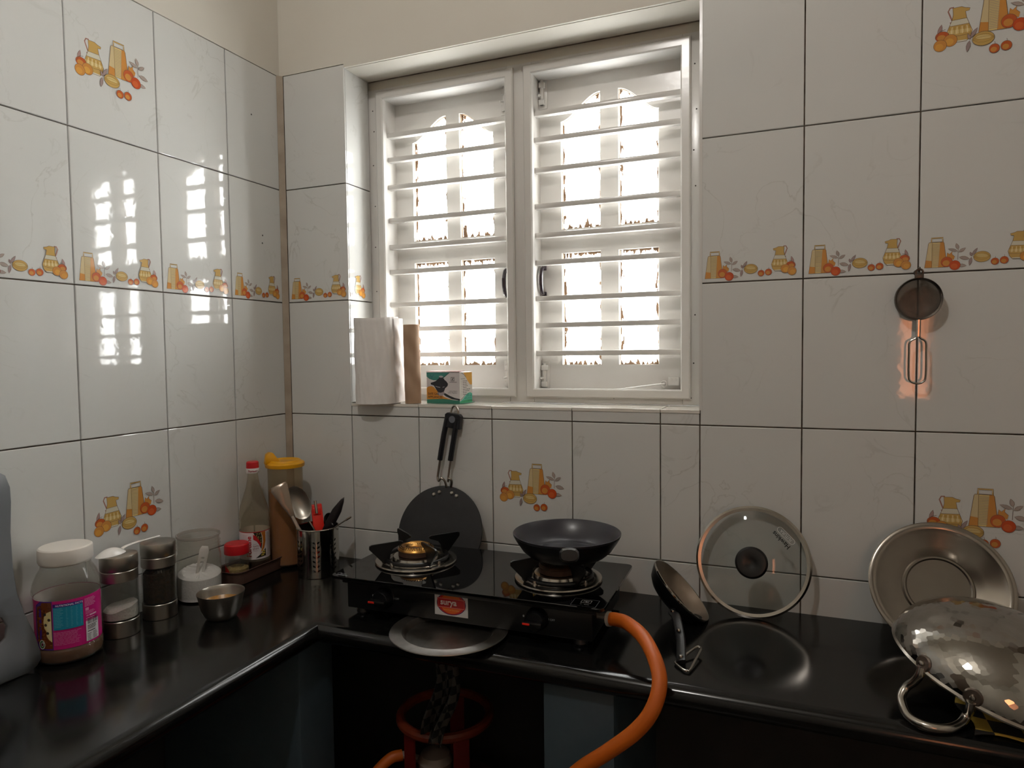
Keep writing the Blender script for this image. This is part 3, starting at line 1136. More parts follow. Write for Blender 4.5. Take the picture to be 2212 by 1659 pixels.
def checked(name, c1, c2, scale):
    m = mat(name, c1, .9)
    nt = m.node_tree
    ck = nt.nodes.new('ShaderNodeTexChecker')
    ck.inputs['Scale'].default_value = scale
    ck.inputs['Color1'].default_value = (*lin(c1), 1)
    ck.inputs['Color2'].default_value = (*lin(c2), 1)
    tc = nt.nodes.new('ShaderNodeTexCoord')
    nt.links.new(tc.outputs['Object'], ck.inputs['Vector'])
    nt.links.new(ck.outputs['Color'], nt.nodes['Principled BSDF'].inputs['Base Color'])
    return m


rag = obj('cloth', cloth_mesh(), checked('checked_rag', '#121416', '#4a4844', 60))
rag.location = (gcx + .035, gcy - .07, .618)
rag.modifiers.new('thick', 'SOLIDIFY').thickness = .003
tag(rag, 'dark checked cloth draped on the red gas cylinder ring', 'cloth')

# ------------------------------------------------------------------ steel plate tucked under the stove
pl = thing('steel_plate', 'flat stainless steel plate lying under the stove and jutting past the worktop edge', 'plate', (.670, -.352, CT))
obj('dish', lathe([(0, .0015), (.078, .0015), (.082, .0025), (.0865, .0095), (.090, .0122), (.094, .0122), (.109, .0108), (.113, .0116), (.1135, .0102), (.109, .0092), (.09, .0095), (.084, .0015), (.08, 0), (0, 0)], 72), mat('scratched_steel', '#c0bbb4', .34, 1.0, noise=(50, .6, '#a29d96')), pl)

# ------------------------------------------------------------------ frying pan on the right burner
fp = thing('frying_pan', 'dark grey non-stick frying pan standing on the right burner', 'pan', (.859, -.200, .9865))
fp.scale = (1, 1, .87)
obj('pan_body', lathe([(0, .0045), (.06, .0045), (.0615, .0032), (.064, .0032), (.0655, .0045), (.072, .005), (.076, .007), (.085, .015), (.097, .032), (.1045, .0475), (.107, .0495), (.1082, .0485), (.1065, .045), (.0995, .031), (.088, .012), (.076, .0), (0, 0)], 72), NONSTICK, fp)
obj('outer_coat', lathe([(.0, -.0004), (.0765, -.0004), (.0888, .0119), (.1003, .031), (.1068, .0445), (.1075, .0440), (.1012, .0308), (.0895, .0112), (.077, -.0012), (0, -.0012)], 72), mat('pan_outside', '#141418', .3), fp)
hd = Vector((.30, -.90, .30)).normalized()
p0 = Vector((.0345, -.1005, .036))
hs = [p0 + hd * t for t in (-.004, .02, .06, .11, .15, .168)]
ob = []
hw = [(.0085, .005), (.0115, .007), (.0125, .009), (.0145, .0115), (.0165, .0135), (.0135, .010)]
V, F = [], []
side = hd.cross(Vector((0, 0, 1))).normalized()
upv = side.cross(hd).normalized()
for c, (a, b) in zip(hs, hw):
    for k in range(14):
        t = 2 * PI * k / 14
        ct_, st_ = math.cos(t), math.sin(t)
        e = (abs(ct_) ** 3 + abs(st_) ** 3) ** (-1 / 3)
        V.append(c + side * (a * ct_ * e) + upv * (b * st_ * e))
for i in range(len(hs) - 1):
    for k in range(14):
        q = (k + 1) % 14
        F.append((i * 14 + k, i * 14 + q, (i + 1) * 14 + q, (i + 1) * 14 + k))
F.append(tuple(range(14)))
F.append(tuple(reversed(range(14 * 5, 14 * 6))))
obj('handle', ([tuple(v) for v in V], F), mat('handle_black', '#121215', .3), fp)

# ------------------------------------------------------------------ flat griddle leaning on the tiles behind the stove
tw = thing('griddle', 'round flat black griddle with a two-rod handle leaning on the tiles behind the stove', 'griddle', (.490, -.0895, CT + .0005), (math.radians(-19), 0, 0))
R = .113
obj('disc', xf(lathe([(0, -.002), (R - .004, -.002), (R, 0), (R - .001, .003), (R - .006, .0035), (R - .03, .003), (0, .003)], 72), Matrix.Translation((0, 0, R)) @ Matrix.Rotation(PI / 2, 4, 'X')), CASTIRON, tw)
for k, a in enumerate((108.5, 100, 80, 71.5)):
    a = math.radians(a)
    obj('rivet', xf(lathe([(0, .004), (.0035, .0033), (.0052, .001), (.0052, 0)], 14), Matrix.Translation((.098 * math.cos(a) + .003, -.003, R + .098 * math.sin(a) + (-.003 if k in (0, 3) else 0))) @ Matrix.Rotation(PI / 2, 4, 'X')), BRUSHED, tw)
obj('bracket', box(-.020, .028, .002, .006, R * 2 - .03, R * 2 - .003, .001), CASTIRON, tw)
ST2 = mat('heated_steel_rod', '#8f857c', .3, 1.0)


# the rods kink up from the disc, then run almost parallel to the wall
th = math.radians(19)


def wl(x, y, z):
    """world -> griddle frame"""
    v = Matrix.Rotation(th, 4, 'X') @ Vector((x - .490, y + .0895, z - CT - .0005))
    return tuple(v)


rods = []
for sx in (-1, 1):
    rods.append(tube([wl(.4935 + sx * .0005 + .011 * (sx > 0) + .001, -.0195, 1.062), wl(.4935 + sx * .004 + .012 * (sx > 0), -.022, 1.078), wl(.4905 + sx * .011 + .002, -.024, 1.084), wl(.4870 + sx * .0125 + .0005, -.024, 1.077),
                      wl(.4855 + sx * .0145, -.022, 1.083), wl(.4865 + sx * .0145, -.02, 1.098), wl(.5015 + sx * .0145, -.017, 1.19), wl(.5125 + sx * .0135, -.016, 1.238)], .0028, 8, sub=5))
obj('handle_rods', merge(*rods), ST2, tw)
gr = []
for sx in (-1, 1):
    gr.append(tube([wl(.4905 + sx * .0145, -.019, 1.128), wl(.5015 + sx * .0145, -.017, 1.19), wl(.5105 + sx * .0138, -.016, 1.232)], .0064, 10, flat=1.15))
SLEEVE = mat('blue_black_sleeve', '#15161c', .38)
sl = obj('handle_sleeve', merge(*gr, xf(prism([(-.0205, -.03), (.0205, -.03), (.0205, .0), (.016, .004), (-.016, .004), (-.0205, 0)], .012, bevel=.001), Matrix.Translation(wl(.5145, -.0205, 1.238)) @ Matrix.Rotation(th, 4, 'X') @ Matrix.Rotation(math.radians(8), 4, 'Y'))), SLEEVE, tw)
obj('handle_disc', xf(lathe([(0, .0), (.0085, 0), (.0085, .001), (0, .001)], 24), Matrix.Translation(wl(.5133, -.0222, 1.229)) @ Matrix.Rotation(th, 4, 'X') @ Matrix.Rotation(PI / 2, 4, 'X')), mat('grey_disc', '#6f727a', .4), sl)
obj('hanging_loop', tube([wl(.507, -.015, 1.236), wl(.508, -.015, 1.25), wl(.5135, -.015, 1.2605), wl(.5205, -.015, 1.2605), wl(.526, -.015, 1.25), wl(.526, -.015, 1.236)], .0026, 8, sub=5), STEEL, tw)

# ------------------------------------------------------------------ glass lid
LR = .1115
ld = thing('glass_lid', 'large round glass lid with a black knob leaning on the tiles by the stove', 'lid', (1.203, -.066, CT + .0005), (math.radians(-13.5), 0, 0))
face = Matrix.Translation((0, 0, LR)) @ Matrix.Rotation(PI / 2, 4, 'X')
obj('lid_glass', xf(lathe([(0, .022), (.03, .0215), (.06, .0175), (.085, .0105), (LR - .006, .003), (LR - .006, .0), (.085, .0075), (.06, .0145), (.03, .0185), (0, .019)], 72), face), GLASS, ld)
obj('lid_rim', xf(lathe([(LR - .010, .0045), (LR - .004, .0055), (LR, .003), (LR, -.003), (LR - .002, -.0035), (LR - .003, -.001), (LR - .010, .0025)], 80, close=True), face), STEEL, ld)
obj('lid_knob', xf(lathe([(.014, .021), (.016, .026), (.026, .034), (.031, .041), (.031, .047), (.027, .051), (.012, .0525), (.008, .0505), (0, .0505)], 40), face), mat('knob_black', '#0d0d10', .28), ld)
d = Decal()
d.stroke(arc(-.0155, -.0075, .0052, a0=90, a1=270, n=9) + arc(.0155, -.0075, .0052, a0=-90, a1=90, n=9), .0007, '#cfd0ce', True)
d.text('FUTURA', 0, -.0106, .0088, '#c4c6c4', align='CENTER', sx=.85)
d.text('Hawkins', 0, .0015, .0122, '#101010', align='CENTER', bold=.0003)
mk = decal(d, 'lid_print', ld, (0, 0, 0), rough=.4)
ca, sa = math.cos(math.radians(136)), math.sin(math.radians(136))
for v in mk.data.vertices:
    x, z = v.co.x * ca - v.co.z * sa + .0575, v.co.x * sa + v.co.z * ca + .052
    r_ = math.hypot(x, z)
    hgt = max(.003, .022 - .022 * (r_ / .118) ** 2.1 + .0022)
    v.co = Vector((x, -hgt + v.co.y, z + LR))

# ------------------------------------------------------------------ steel dish leaning at the right
DR = .117
ds = thing('steel_dish', 'wide shallow stainless steel dish leaning on the tiles at the right', 'dish', (1.527, -.118, CT + .0005), (math.radians(-27), 0, 0))
face = Matrix.Translation((0, 0, DR)) @ Matrix.Rotation(PI / 2, 4, 'X')
obj('dish_body', xf(lathe([(0, -.016), (.051, -.016), (.0535, -.0138), (.0565, -.0138), (.059, -.0162), (.075, -.008), (.098, .0005), (.104, .0045), (.106, .0055), (DR - .003, .0065), (DR, .005), (DR - .001, .003), (.106, .0035), (.098, -.0025), (.075, -.0105), (.058, -.02), (.05, -.0185), (0, -.0185)], 88), face), mat('dull_steel', '#9b948b', .2, 1.0, noise=(14, .5, '#8d867e')), ds)

# ------------------------------------------------------------------ hammered wok, upside down
kd = thing('hammered_wok', 'hammered steel wok turned upside down at the right end of the worktop', 'wok', (1.567, -.268, .893), (math.radians(5.5), math.radians(16), 0))


def hammered(n=1900):
    g = PI * (3 - math.sqrt(5))
    P = []
    for i in range(n):
        z = 1 - (i + .5) / n * 1.25
        r = math.sqrt(max(0, 1 - z * z))
        a = g * i
        jt = .016
        P.append((Vector((r * math.cos(a), r * math.sin(a), z)) + Vector((random.uniform(-jt, jt), random.uniform(-jt, jt), random.uniform(-jt, jt)))).normalized() * random.uniform(.9999, 1.0001))
    bm = bmesh.new()
    vs = [bm.verts.new(p) for p in P]
    bmesh.ops.convex_hull(bm, input=vs)
    bm.verts.ensure_lookup_table()
    bm.verts.index_update()
    out, V, F = [], [], []
    idx = {}
    for f in bm.faces:
        c = f.calc_center_median()
        if f.normal.dot(c) < 0: f.normal_flip()
        if f.calc_area() > .05 or f.normal.z < -.22: continue
        nn = f.normal.normalized()
        dd = nn.dot(f.verts[0].co)
        idx[f.index] = len(V)
        V.append(nn / dd)
    for v in bm.verts:
        fs = [f for f in v.link_faces if f.index in idx]
        if len(fs) < 3 or len(fs) != len(v.link_faces): continue
        n0 = v.co.normalized()
        t = n0.orthogonal().normalized()
        b = n0.cross(t)
        fs.sort(key=lambda f: math.atan2((V[idx[f.index]]).dot(b), (V[idx[f.index]]).dot(t)))
        F.append(tuple(idx[f.index] for f in fs))
    bm.free()
    A, H = .1445, .0936
    used = sorted({i for f in F for i in f})
    re = {u: k for k, u in enumerate(used)}
    V2 = [(V[u].x * A, V[u].y * A, V[u].z * H) for u in used]
    b2 = bmesh.new()
    vv = [b2.verts.new(v) for v in V2]
    for f in F:
        try: b2.faces.new([vv[re[i]] for i in f])
        except ValueError: pass
    bmesh.ops.bisect_plane(b2, geom=b2.verts[:] + b2.edges[:] + b2.faces[:], plane_co=(0, 0, 0), plane_no=(0, 0, -1), clear_outer=True)
    return b2


WOK = mat('hammered_steel', '#a9a59f', .1, 1.0, noise=(40, .6, '#99958e'))
obj('bowl', hammered(), WOK, kd, smooth=False)
obj('inner_skin', lathe([(.1415, .002), (.1425, .0), (.1455, -.002), (.1465, .0005), (.1445, .004)], 80, close=True), STEEL, kd)
inner = [(.1415 * math.cos(t * PI / 24), .0905 * math.sin(t * PI / 24)) for t in range(13)]
inner[-1] = (0, .0905)
obj('inside', lathe(inner, 56), mat('wok_inside', '#77716a', .35, 1.0), kd)


KM = Matrix.Translation((1.567, -.268, .893)) @ Matrix.Rotation(math.radians(16), 4, 'Y') @ Matrix.Rotation(math.radians(5.5), 4, 'X')
KI = KM.inverted()


def wok_handle(a1, a2, pts):
    """loop handle on two riveted lugs; pts in the wok's frame"""
    h = obj('loop_handle', tube(pts, .0062, 12, sub=6), mat('satin_steel', '#b8b2aa', .22, 1.0), kd)
    for a in (a1, a2):
        rad = Vector((math.cos(a), math.sin(a), 0))
        nrm = (rad + Vector((0, 0, .12))).normalized()
        rot = nrm.to_track_quat('Z', 'Y').to_matrix().to_4x4()
        ctr = rad * .1425 + Vector((0, 0, .0095))
        obj('lug', xf(lathe([(0, .004), (.0105, .0035), (.0125, .0015), (.0125, -.003), (0, -.003)], 18), Matrix.Translation(ctr) @ rot), mat('lug_steel', '#6d625a', .35, 1.0), h)
        obj('rivet', xf(lathe([(0, .0085), (.0035, .0075), (.0048, .004), (.0048, 0)], 12), Matrix.Translation(ctr) @ rot), STEEL, h)


lp = [(1.4545, -.3575, .9215), (1.4515, -.3585, .909), (1.4455, -.354, .896), (1.436, -.35, .884), (1.4285, -.361, .871), (1.4335, -.386, .859), (1.452, -.403, .8566), (1.477, -.402, .8566), (1.498, -.386, .859), (1.5085, -.376, .870), (1.5085, -.391, .884), (1.508, -.4015, .902)]
wok_handle(math.radians(217), math.radians(246), [tuple(KI @ Vector(q)) for q in lp])
a0 = math.radians(51.5)
rad, tan = Vector((math.cos(a0), math.sin(a0), 0)), Vector((-math.sin(a0), math.cos(a0), 0))
lp = [rad * r + tan * t + Vector((0, 0, z)) for t, r, z in ((-.0365, .139, .008), (-.038, .152, .010), (-.042, .166, .020), (-.03, .183, .034), (0, .189, .039), (.03, .183, .034), (.042, .166, .020), (.038, .152, .010), (.0365, .139, .008))]
wok_handle(math.radians(37), math.radians(66), [tuple(q) for q in lp])
cl = bmesh.new()
V, F = [], []
n, mm = 20, 12
for i in range(n + 1):
    for j in range(mm + 1):
        u, v = i / n, j / mm
        x = 1.513 + u * .2 + .006 * math.sin(v * 7)
        y = -.398 + v * .13 + .006 * math.sin(u * 9) + .012 * u
        e = max(0, 1 - min(u, 1 - u, v, 1 - v) * 6)
        V.append((x, y, CT + .0022 + .0035 * (1 + math.sin(u * 14 + v * 5)) * .5 * e))
for i in range(n):
    for j in range(mm):
        a = i * (mm + 1) + j
        F.append((a, a + mm + 1, a + mm + 2, a + 1))
cl.free()
ck = mat('yellow_black_check', '#b89a3a', .9)
nt = ck.node_tree
tc = nt.nodes.new('ShaderNodeTexCoord')
c_ = nt.nodes.new('ShaderNodeTexChecker')
c_.inputs['Scale'].default_value = 26
c_.inputs['Color1'].default_value = (*lin('#c2a544'), 1)
c_.inputs['Color2'].default_value = (*lin('#1d1a16'), 1)
nt.links.new(tc.outputs['Object'], c_.inputs['Vector'])
nt.links.new(c_.outputs['Color'], nt.nodes['Principled BSDF'].inputs['Base Color'])
co = obj('kitchen_cloth', (V, F), ck)
co.modifiers.new('thick', 'SOLIDIFY').thickness = .0018
tag(co, 'yellow and black checked kitchen cloth under the hammered wok', 'cloth')

# ------------------------------------------------------------------ small tempering pan propped on its handle
tp = thing('tempering_pan', 'small steel tempering pan tilted on its side with a long handle and wire loop', 'pan', (1.0705, -.1, .9045))
nrm = Vector((.71, .085, .70)).normalized()
rot = nrm.to_track_quat('Z', 'X').to_matrix().to_4x4()
obj('pan_body', xf(lathe([(0, -.028), (.05, -.028), (.060, -.02), (.068, -.008), (.0735, .0), (.0745, -.0005), (.0742, -.002), (.0695, -.009), (.061, -.0225), (.05, -.0305), (0, -.0305)], 56), rot), mat('brown_steel', '#ac9e90', .36, 1.0, noise=(30, .5, '#988a7d')), tp)
obj('outer_coat', xf(lathe([(0, -.0312), (.05, -.0312), (.0617, -.0232), (.070, -.0096), (.0742, -.0028), (.0748, -.0035), (.071, -.0106), (.0625, -.0242), (.051, -.0322), (0, -.0322)], 56), rot), BLACKMETAL, tp)
e0 = Vector((0, -.0735, -.008)) + nrm * -.008
hpts = [e0 + Vector((-.004, .012, -.006)), e0 + Vector((0, -.006, -.006)), Vector((.006, -.11, -.016)), Vector((.022, -.165, -.034)), Vector((.032, -.225, -.0475))]
obj('handle', tube([tuple(p) for p in hpts], lambda t: .0075 + .0018 * t, 10, sub=5, flat=.42, up=(.9, 0, .44)), mat('handle_grey_black', '#101011', .4), tp)
obj('rim', xf(lathe([(.0732, .0002), (.0742, .0012), (.0752, .0004), (.0752, -.0022), (.074, -.0018)], 56, close=True), rot), CHROME, tp)
for q in (Vector((.0165, -.15, -.0245)), Vector((.0305, -.217, -.0425)), e0 + Vector((.001, -.01, -.002))):
    obj('rivet', lathe([(0, .0045), (.003, .0035), (.004, .001), (.004, 0)], 12), STEEL, tp, loc=tuple(q))
L = lambda x, y, z: (x - 1.0705, y + .1, z - .9045)
obj('wire_loop', tube([L(1.094, -.318, .8535), L(1.094, -.327, .8535), L(1.109, -.345, .8535), L(1.116, -.347, .8535), L(1.120, -.341, .8545), L(1.1285, -.277, .862), L(1.127, -.270, .8625), L(1.120, -.268, .862), L(1.099, -.31, .855)], .0023, 8, True, sub=4), STEEL, tp)

# ------------------------------------------------------------------ strainer hanging on a nail
sr = thing('tea_strainer', 'small round wire-mesh strainer hanging from a hook on the right-hand tiles', 'strainer', (1.4915, -.024, 1.4804))
SF = Matrix.Rotation(PI / 2, 4, 'X')
obj('rim', xf(lathe([(.0355, .003), (.0385, .005), (.0395, .002), (.0395, -.006), (.0375, -.0075), (.0355, -.006)], 48, close=True), SF), mat('dark_steel', '#5f5852', .3, 1.0), sr)
mesh_m = clear_mat('wire_mesh', '#a8a098', .4, .5, '#7a6f66', 1.2)
obj('mesh_bowl', xf(lathe([(.0358, 0)] + [(.0358 * math.cos(t * PI / 20), -.018 * math.sin(t * PI / 20)) for t in range(1, 10)] + [(0, -.018)], 40), SF), mesh_m, sr)
obj('hanging_lug', merge(box(-.0075, .0075, -.004, -.002, .037, .047, .0006), tube([(-.006, -.003, .046), (-.005, -.004, .052), (0, -.0045, .0545), (.005, -.004, .052), (.006, -.003, .046)], .0018, 6, sub=3)), mat('dark_steel'), sr)
obj('handle_tube', tube([(.0005, -.001, -.038), (.0, -.001, -.07)], .004, 10), STEEL, sr)
obj('wire_handle', tube([(-.0015, -.001, -.068), (-.004, -.001, -.073), (-.0135, -.001, -.08), (-.0145, -.001, -.1), (-.0145, -.001, -.14), (-.0115, -.001, -.153), (-.0, -.001, -.1575), (.0105, -.001, -.153), (.0135, -.001, -.14), (.0135, -.001, -.1), (.0125, -.001, -.08), (.004, -.001, -.073), (.0015, -.001, -.068)], .002, 8, sub=4), STEEL, sr)
hk = obj('wall_hook', merge(tube([(0, .001, .001), (0, -.022, 0), (0, -.026, .004), (0, -.0255, .008)], .0021, 8, sub=4), xf(lathe([(0, .004), (.005, .003), (.006, 0), (0, 0)], 14), Matrix.Rotation(PI / 2, 4, 'X'))), mat('dark_steel'))
hk.location = (1.4915, -.0005, 1.531)
tag(hk, 'small metal hook in the tile joint holding the strainer', 'hook')

# ------------------------------------------------------------------ things on the window sill
ZS = WZ0 + .001
rl = thing('paper_towel_roll', 'white paper towel roll standing at the left end of the window sill', 'paper towel', (.286, .008, ZS), (0, math.radians(-.6), 0))
V, F = [], []
n, mm = 96, 40
for j in range(mm + 1):
    z = .218 * j / mm
    for k in range(n):
        a = 2 * PI * k / n
        r = .0568 + .0011 * math.sin(3 * a + z * 20) * math.sin(z * 31 + a) + .0006 * math.sin(9 * a - z * 60) + .0005 * math.sin(23 * a + z * 45)
        if j == mm: r -= .0015
        V.append((r * math.cos(a), r * math.sin(a), z + (.0022 * math.sin(2 * a + 1) if j == mm else 0)))
for j in range(mm):
    for k in range(n):
        q = (k + 1) % n
        F.append((j * n + k, j * n + q, (j + 1) * n + q, (j + 1) * n + k))
b0 = len(V)
for rr, zz in ((.021, .216), (.021, .0)):
    V += [(rr * math.cos(2 * PI * k / n), rr * math.sin(2 * PI * k / n), zz) for k in range(n)]
for k in range(n):
    q = (k + 1) % n
    F.append((mm * n + k, mm * n + q, b0 + q, b0 + k))
    F.append((b0 + k, b0 + q, b0 + n + q, b0 + n + k))
    F.append((b0 + n + k, b0 + n + q, q, k))
PAPER = mat('tissue_paper', '#e6e2df', .95, noise=(20, .5, '#e0dcd8'), bump=(35, .35, .006), sss=.1)
obj('paper', (V, F), PAPER, rl, ang=60)
V, F = [], []
for i in range(13):
    for j in range(22):
        a = -.15 + i * .07
        z = .002 + .214 * j / 21
        r = .0585 + .0005 * i + .0035 * (i / 12) ** 2 + .0012 * math.sin(j * 1.1 + i * .6)
        V.append((r * math.cos(a), r * math.sin(a), z))
for i in range(12):
    for j in range(21):
        p = i * 22 + j
        F.append((p, p + 22, p + 23, p + 1))
fl = obj('loose_sheet', (V, F), PAPER, rl, ang=60)
obj('core', lathe([(.0208, .001), (.0208, .217), (.0195, .217), (.0195, .001)], 32, close=True), mat('cardboard', '#a58468', .85), rl)
tb = thing('cardboard_tube', 'empty brown cardboard tube standing on the window sill beside the paper towel', 'tube', (.381, .021, ZS), (0, math.radians(-.8), 0))
CARD = mat('kraft_tube', '#a98c72', .85, bump=(50, .1, .002))
nt = CARD.node_tree
wv = nt.nodes.new('ShaderNodeTexWave'); wv.bands_direction = 'DIAGONAL'
wv.inputs['Scale'].default_value = 9; wv.inputs['Distortion'].default_value = .6
tc = nt.nodes.new('ShaderNodeTexCoord')
cr = nt.nodes.new('ShaderNodeValToRGB')
cr.color_ramp.elements[0].color = (*lin('#9f8269'), 1); cr.color_ramp.elements[1].color = (*lin('#ae9279'), 1)
nt.links.new(tc.outputs['Object'], wv.inputs['Vector']); nt.links.new(wv.outputs['Fac'], cr.inputs['Fac'])
nt.links.new(cr.outputs['Color'], nt.nodes['Principled BSDF'].inputs['Base Color'])
obj('tube_wall', lathe([(.0205, 0), (.0207, .1), (.0203, .199), (.0190, .1995), (.0188, .1), (.019, 0)], 48, close=True), CARD, tb)

BXW, BXD, BXH = .0985, .059, .0785
bx = thing('regulator_box', 'small green and white printed carton on the window sill', 'box', (.415, .031, ZS), (0, 0, math.radians(-5.5)))
obj('carton', box(0, BXW, 0, BXD, .001, BXH, .0008), mat('carton_board', '#d5d0cf', .5), bx, smooth=False)
obj('top_flap', xf(box(0, BXW, -.003, .024, -.0006, .0006, .0003), Matrix.Translation((0, .001, BXH + .0016)) @ Matrix.Rotation(math.radians(4), 4, 'X')), mat('carton_inside', '#7a4a3c', .7), bx)
obj('bottom_flap', box(BXW - .002, BXW + .007, .0, BXD + .001, .0006, .0016, .0003), mat('carton_green', '#2c7a60', .5), bx)
d = Decal()
G1, G2, OG = '#3f857c', '#2f7460', '#c9862f'
d.rect(0, 0, BXW, BXH - .001, '#d2cccc')
d.poly([(0, BXH - .001), (0, .067), (.008, .061), (.022, .058), (.036, .059), (.05, .063), (.06, .0705), (.07, BXH - .001)], G1)
d.stroke([(.046, .062), (.056, .0685), (.068, BXH - .0015)], .0012, '#20262a')
d.stroke([(0, .067), (.008, .061), (.02, .0575)], .0012, '#e4e0da')
d.poly([(0, .012), (0, .039), (.006, .0425), (.014, .0435), (.022, .041), (.03, .033), (.04, .025), (.052, .017), (.062, .0135), (.078, .010), (0, .010)], OG)
d.poly([(.046, .026), (.058, .018), (.075, .0115), (.0985, .0085), (.0985, .0125), (.085, .0145), (.07, .0195), (.056, .026)], '#1c2024')
d.poly([(0, 0), (BXW, 0), (BXW, .009), (.09, .0085), (.07, .0105), (.05, .012), (.02, .0105), (0, .0095)], G2)
# regulator picture
d.poly([(.012, .0515), (.022, .0545), (.028, .0565), (.036, .0625), (.05, .0625), (.06, .0555), (.0645, .0495), (.063, .044), (.056, .0385), (.052, .030), (.042, .027), (.034, .0285), (.028, .036), (.022, .045), (.013, .0475)], '#26262e')
d.poly([(.034, .0285), (.042, .027), (.052, .030), (.0545, .0265), (.048, .0195), (.038, .0195), (.032, .0245)], '#9a9296')
d.ell(.0445, .0615, .0095, .0022, '#26262e')
d.rect(.0375, .0595, .0505, .0675, '#30303a')
d.ell(.044, .0675, .0066, .0024, '#b8b4ba')
d.stroke([(.027, .0435), (.033, .0415), (.041, .0405)], .0012, '#c2bec6')
d.stroke([(.048, .0405), (.054, .0425)], .001, '#c2bec6')
d.stroke([(.0105, .0735), (.014, .068), (.0165, .0665), (.019, .0685), (.022, .0735)], .0012, '#2c5a78')
d.stroke([(.0165, .067), (.0165, .062)], .0012, '#2c5a78')
# mark
d.stroke([(.0735, .057), (.083, .057), (.083, .066), (.0735, .066)], .0014, '#1c1c1e', True)
d.stroke([(.076, .059), (.081, .064)], .0014, '#1c1c1e')
d.stroke([(.076, .064), (.0785, .064), (.0785, .059), (.081, .059)], .001, '#1c1c1e')
d.lines(.069, .0535, .091, 1, .002, .0011, '#3c3a3e', 0, 3)
d.text('Low pressure', .0915, .0305, .0042, '#202022', align='RIGHT')
d.text('L.P.G. Regulator', .0915, .0262, .0042, '#202022', align='RIGHT')
d.text('SAFE GAS', .004, .0215, .0078, '#3a2214', bold=.00012)
d.text('APPLIANCES', .004, .0135, .0078, '#3a2214', bold=.00012)
decal(d, 'front_print', bx, (0, -.0001, 0), rough=.35, eps=.000012)
d = Decal()
d.rect(0, 0, BXD, BXH - .001, '#dcd6d2')
d.poly([(.018, BXH - .001), (BXD, BXH - .001), (BXD, .046), (.05, .046), (.04, .054)], '#cf9a36')
d.stroke([(.008, BXH - .0015), (.02, .073), (.03, .0655)], .0012, '#20262a')
d.poly([(0, 0), (BXD, 0), (BXD, .023), (.05, .0265), (.038, .0255), (.026, .0195), (.014, .0115), (.004, .0075), (0, .007)], '#58b8a0')
d.poly([(0, 0), (BXD, 0), (BXD, .0085), (.03, .009), (.012, .007), (0, .0045)], '#35a06e')
d.stroke([(0, .0095), (.008, .0115), (.016, .0155), (.026, .0225)], .0012, '#1c2a2a')
d.text('FEATURES:', .006, .0605, .0042, '#2a2a2c')
d.lines(.014, .0555, .054, 9, .0042, .0014, '#3a383a', .7, 5)
d.lines(.0075, .0555, .0095, 9, .0042, .0012, '#3a383a', 0, 5)
d.text('SAFE GAS', BXD - .003, .0165, .0062, '#1e4a4a', align='RIGHT')
d.text('APPLIANCES', BXD - .003, .0105, .0062, '#1e4a4a', align='RIGHT')
d.lines(.036, .0062, .056, 1, .002, .0011, '#1e4a4a', 0, 8)
q = decal(d, 'side_print', bx, (BXW + .0001, 0, 0), rough=.35, eps=.000012)
q.rotation_euler = (0, 0, PI / 2)

# ------------------------------------------------------------------ left worktop: rack, jar, canisters, sugar, bowl
RACK = mat('grey_moulded_plastic', '#6a6d71', .42)
rk = thing('storage_rack', 'grey moulded plastic rack at the left edge of the worktop beside the big jar', 'rack', (.062, -.9, CT))
yz = RACKPTS = [(.152, .003), (.165, .008), (.172, .017), (.1715, .03), (.163, .065), (.148, .105), (.1375, .145), (.133, .19), (.132, .25), (.135, .3), (.1345, .325), (.128, .345), (.113, .3565), (.09, .36), (-.15, .36), (-.15, 0)]
pn = prism(yz, .004, [[(-.1, .06), (.1, .06), (.119, .075), (.122, .095), (.114, .112), (.095, .125), (-.1, .128)]], bevel=.0012)
obj('side_panel', xf(pn, Matrix.Rotation(PI / 2, 4, 'Z')), RACK, rk, loc=(.004, 0, 0), ang=50)
obj('shelf', box(-.058, .003, -.14, .09, .05, .054, .001), RACK, rk)
obj('back_panel', box(-.058, -.055, -.14, .09, 0, .2, .001), RACK, rk)
bk = thing('folded_paper', 'cream paper packet inside the grey rack opening', 'packet', (.024, -.86, CT + .0545))
obj('packet', box(-.022, .028, -.06, .062, 0, .062, .003), mat('cream_paper', '#cfc6b2', .8), bk)
obj('packet_band', box(-.0225, .0285, -.0605, .0625, .012, .03, .0005), mat('orange_band', '#b06a38', .7), bk)

jr = thing('plastic_jar', 'large clear plastic jar with pink label and white lid at the left', 'jar', (.0605, -.672, CT))
obj('jar_wall', lathe([(0, .002), (.046, .002), (.053, .006), (.0545, .014), (.0545, .026), (.0515, .030), (.0515, .1185), (.0545, .1225), (.0545, .129), (.052, .140), (.046, .155), (.040, .165), (.0385, .176), (.0375, .176), (.039, .164), (.045, .154), (.051, .139), (.0535, .128), (.0505, .119), (.0505, .030), (.0535, .026), (.0535, .014), (.052, .007), (.046, .003), (0, .003)], 64), CLEAR, jr)
lid = obj('jar_lid', lathe([(0, .202), (.040, .202), (.0425, .2), (.0432, .197), (.0432, .178), (.0415, .174), (.039, .174), (.039, .172)], 64), WHITEPL, jr)
obj('powder', lathe([(0, .0035), (.045, .0035), (.0515, .008), (.053, .014), (.053, .0258), (.0502, .0298), (.02, .031), (0, .030)], 48), mat('brown_powder', '#54311a', .95, noise=(90, .5, '#653e22'), bump=(150, .4, .003)), jr)
obj('label_backing', lathe([(.0510, .031), (.0510, .116), (.0506, .116), (.0506, .031)], 64, close=True), mat('label_back_white', '#d6cfd0', .7), jr)
AJ = math.atan2(-1.497 + .672, 1.276 - .0605)
RJ = .0518
d = Decal()
PK = '#c22478'
z0, z1 = .0305, .1165
d.rect(-.16, z0, .160, z1, PK)
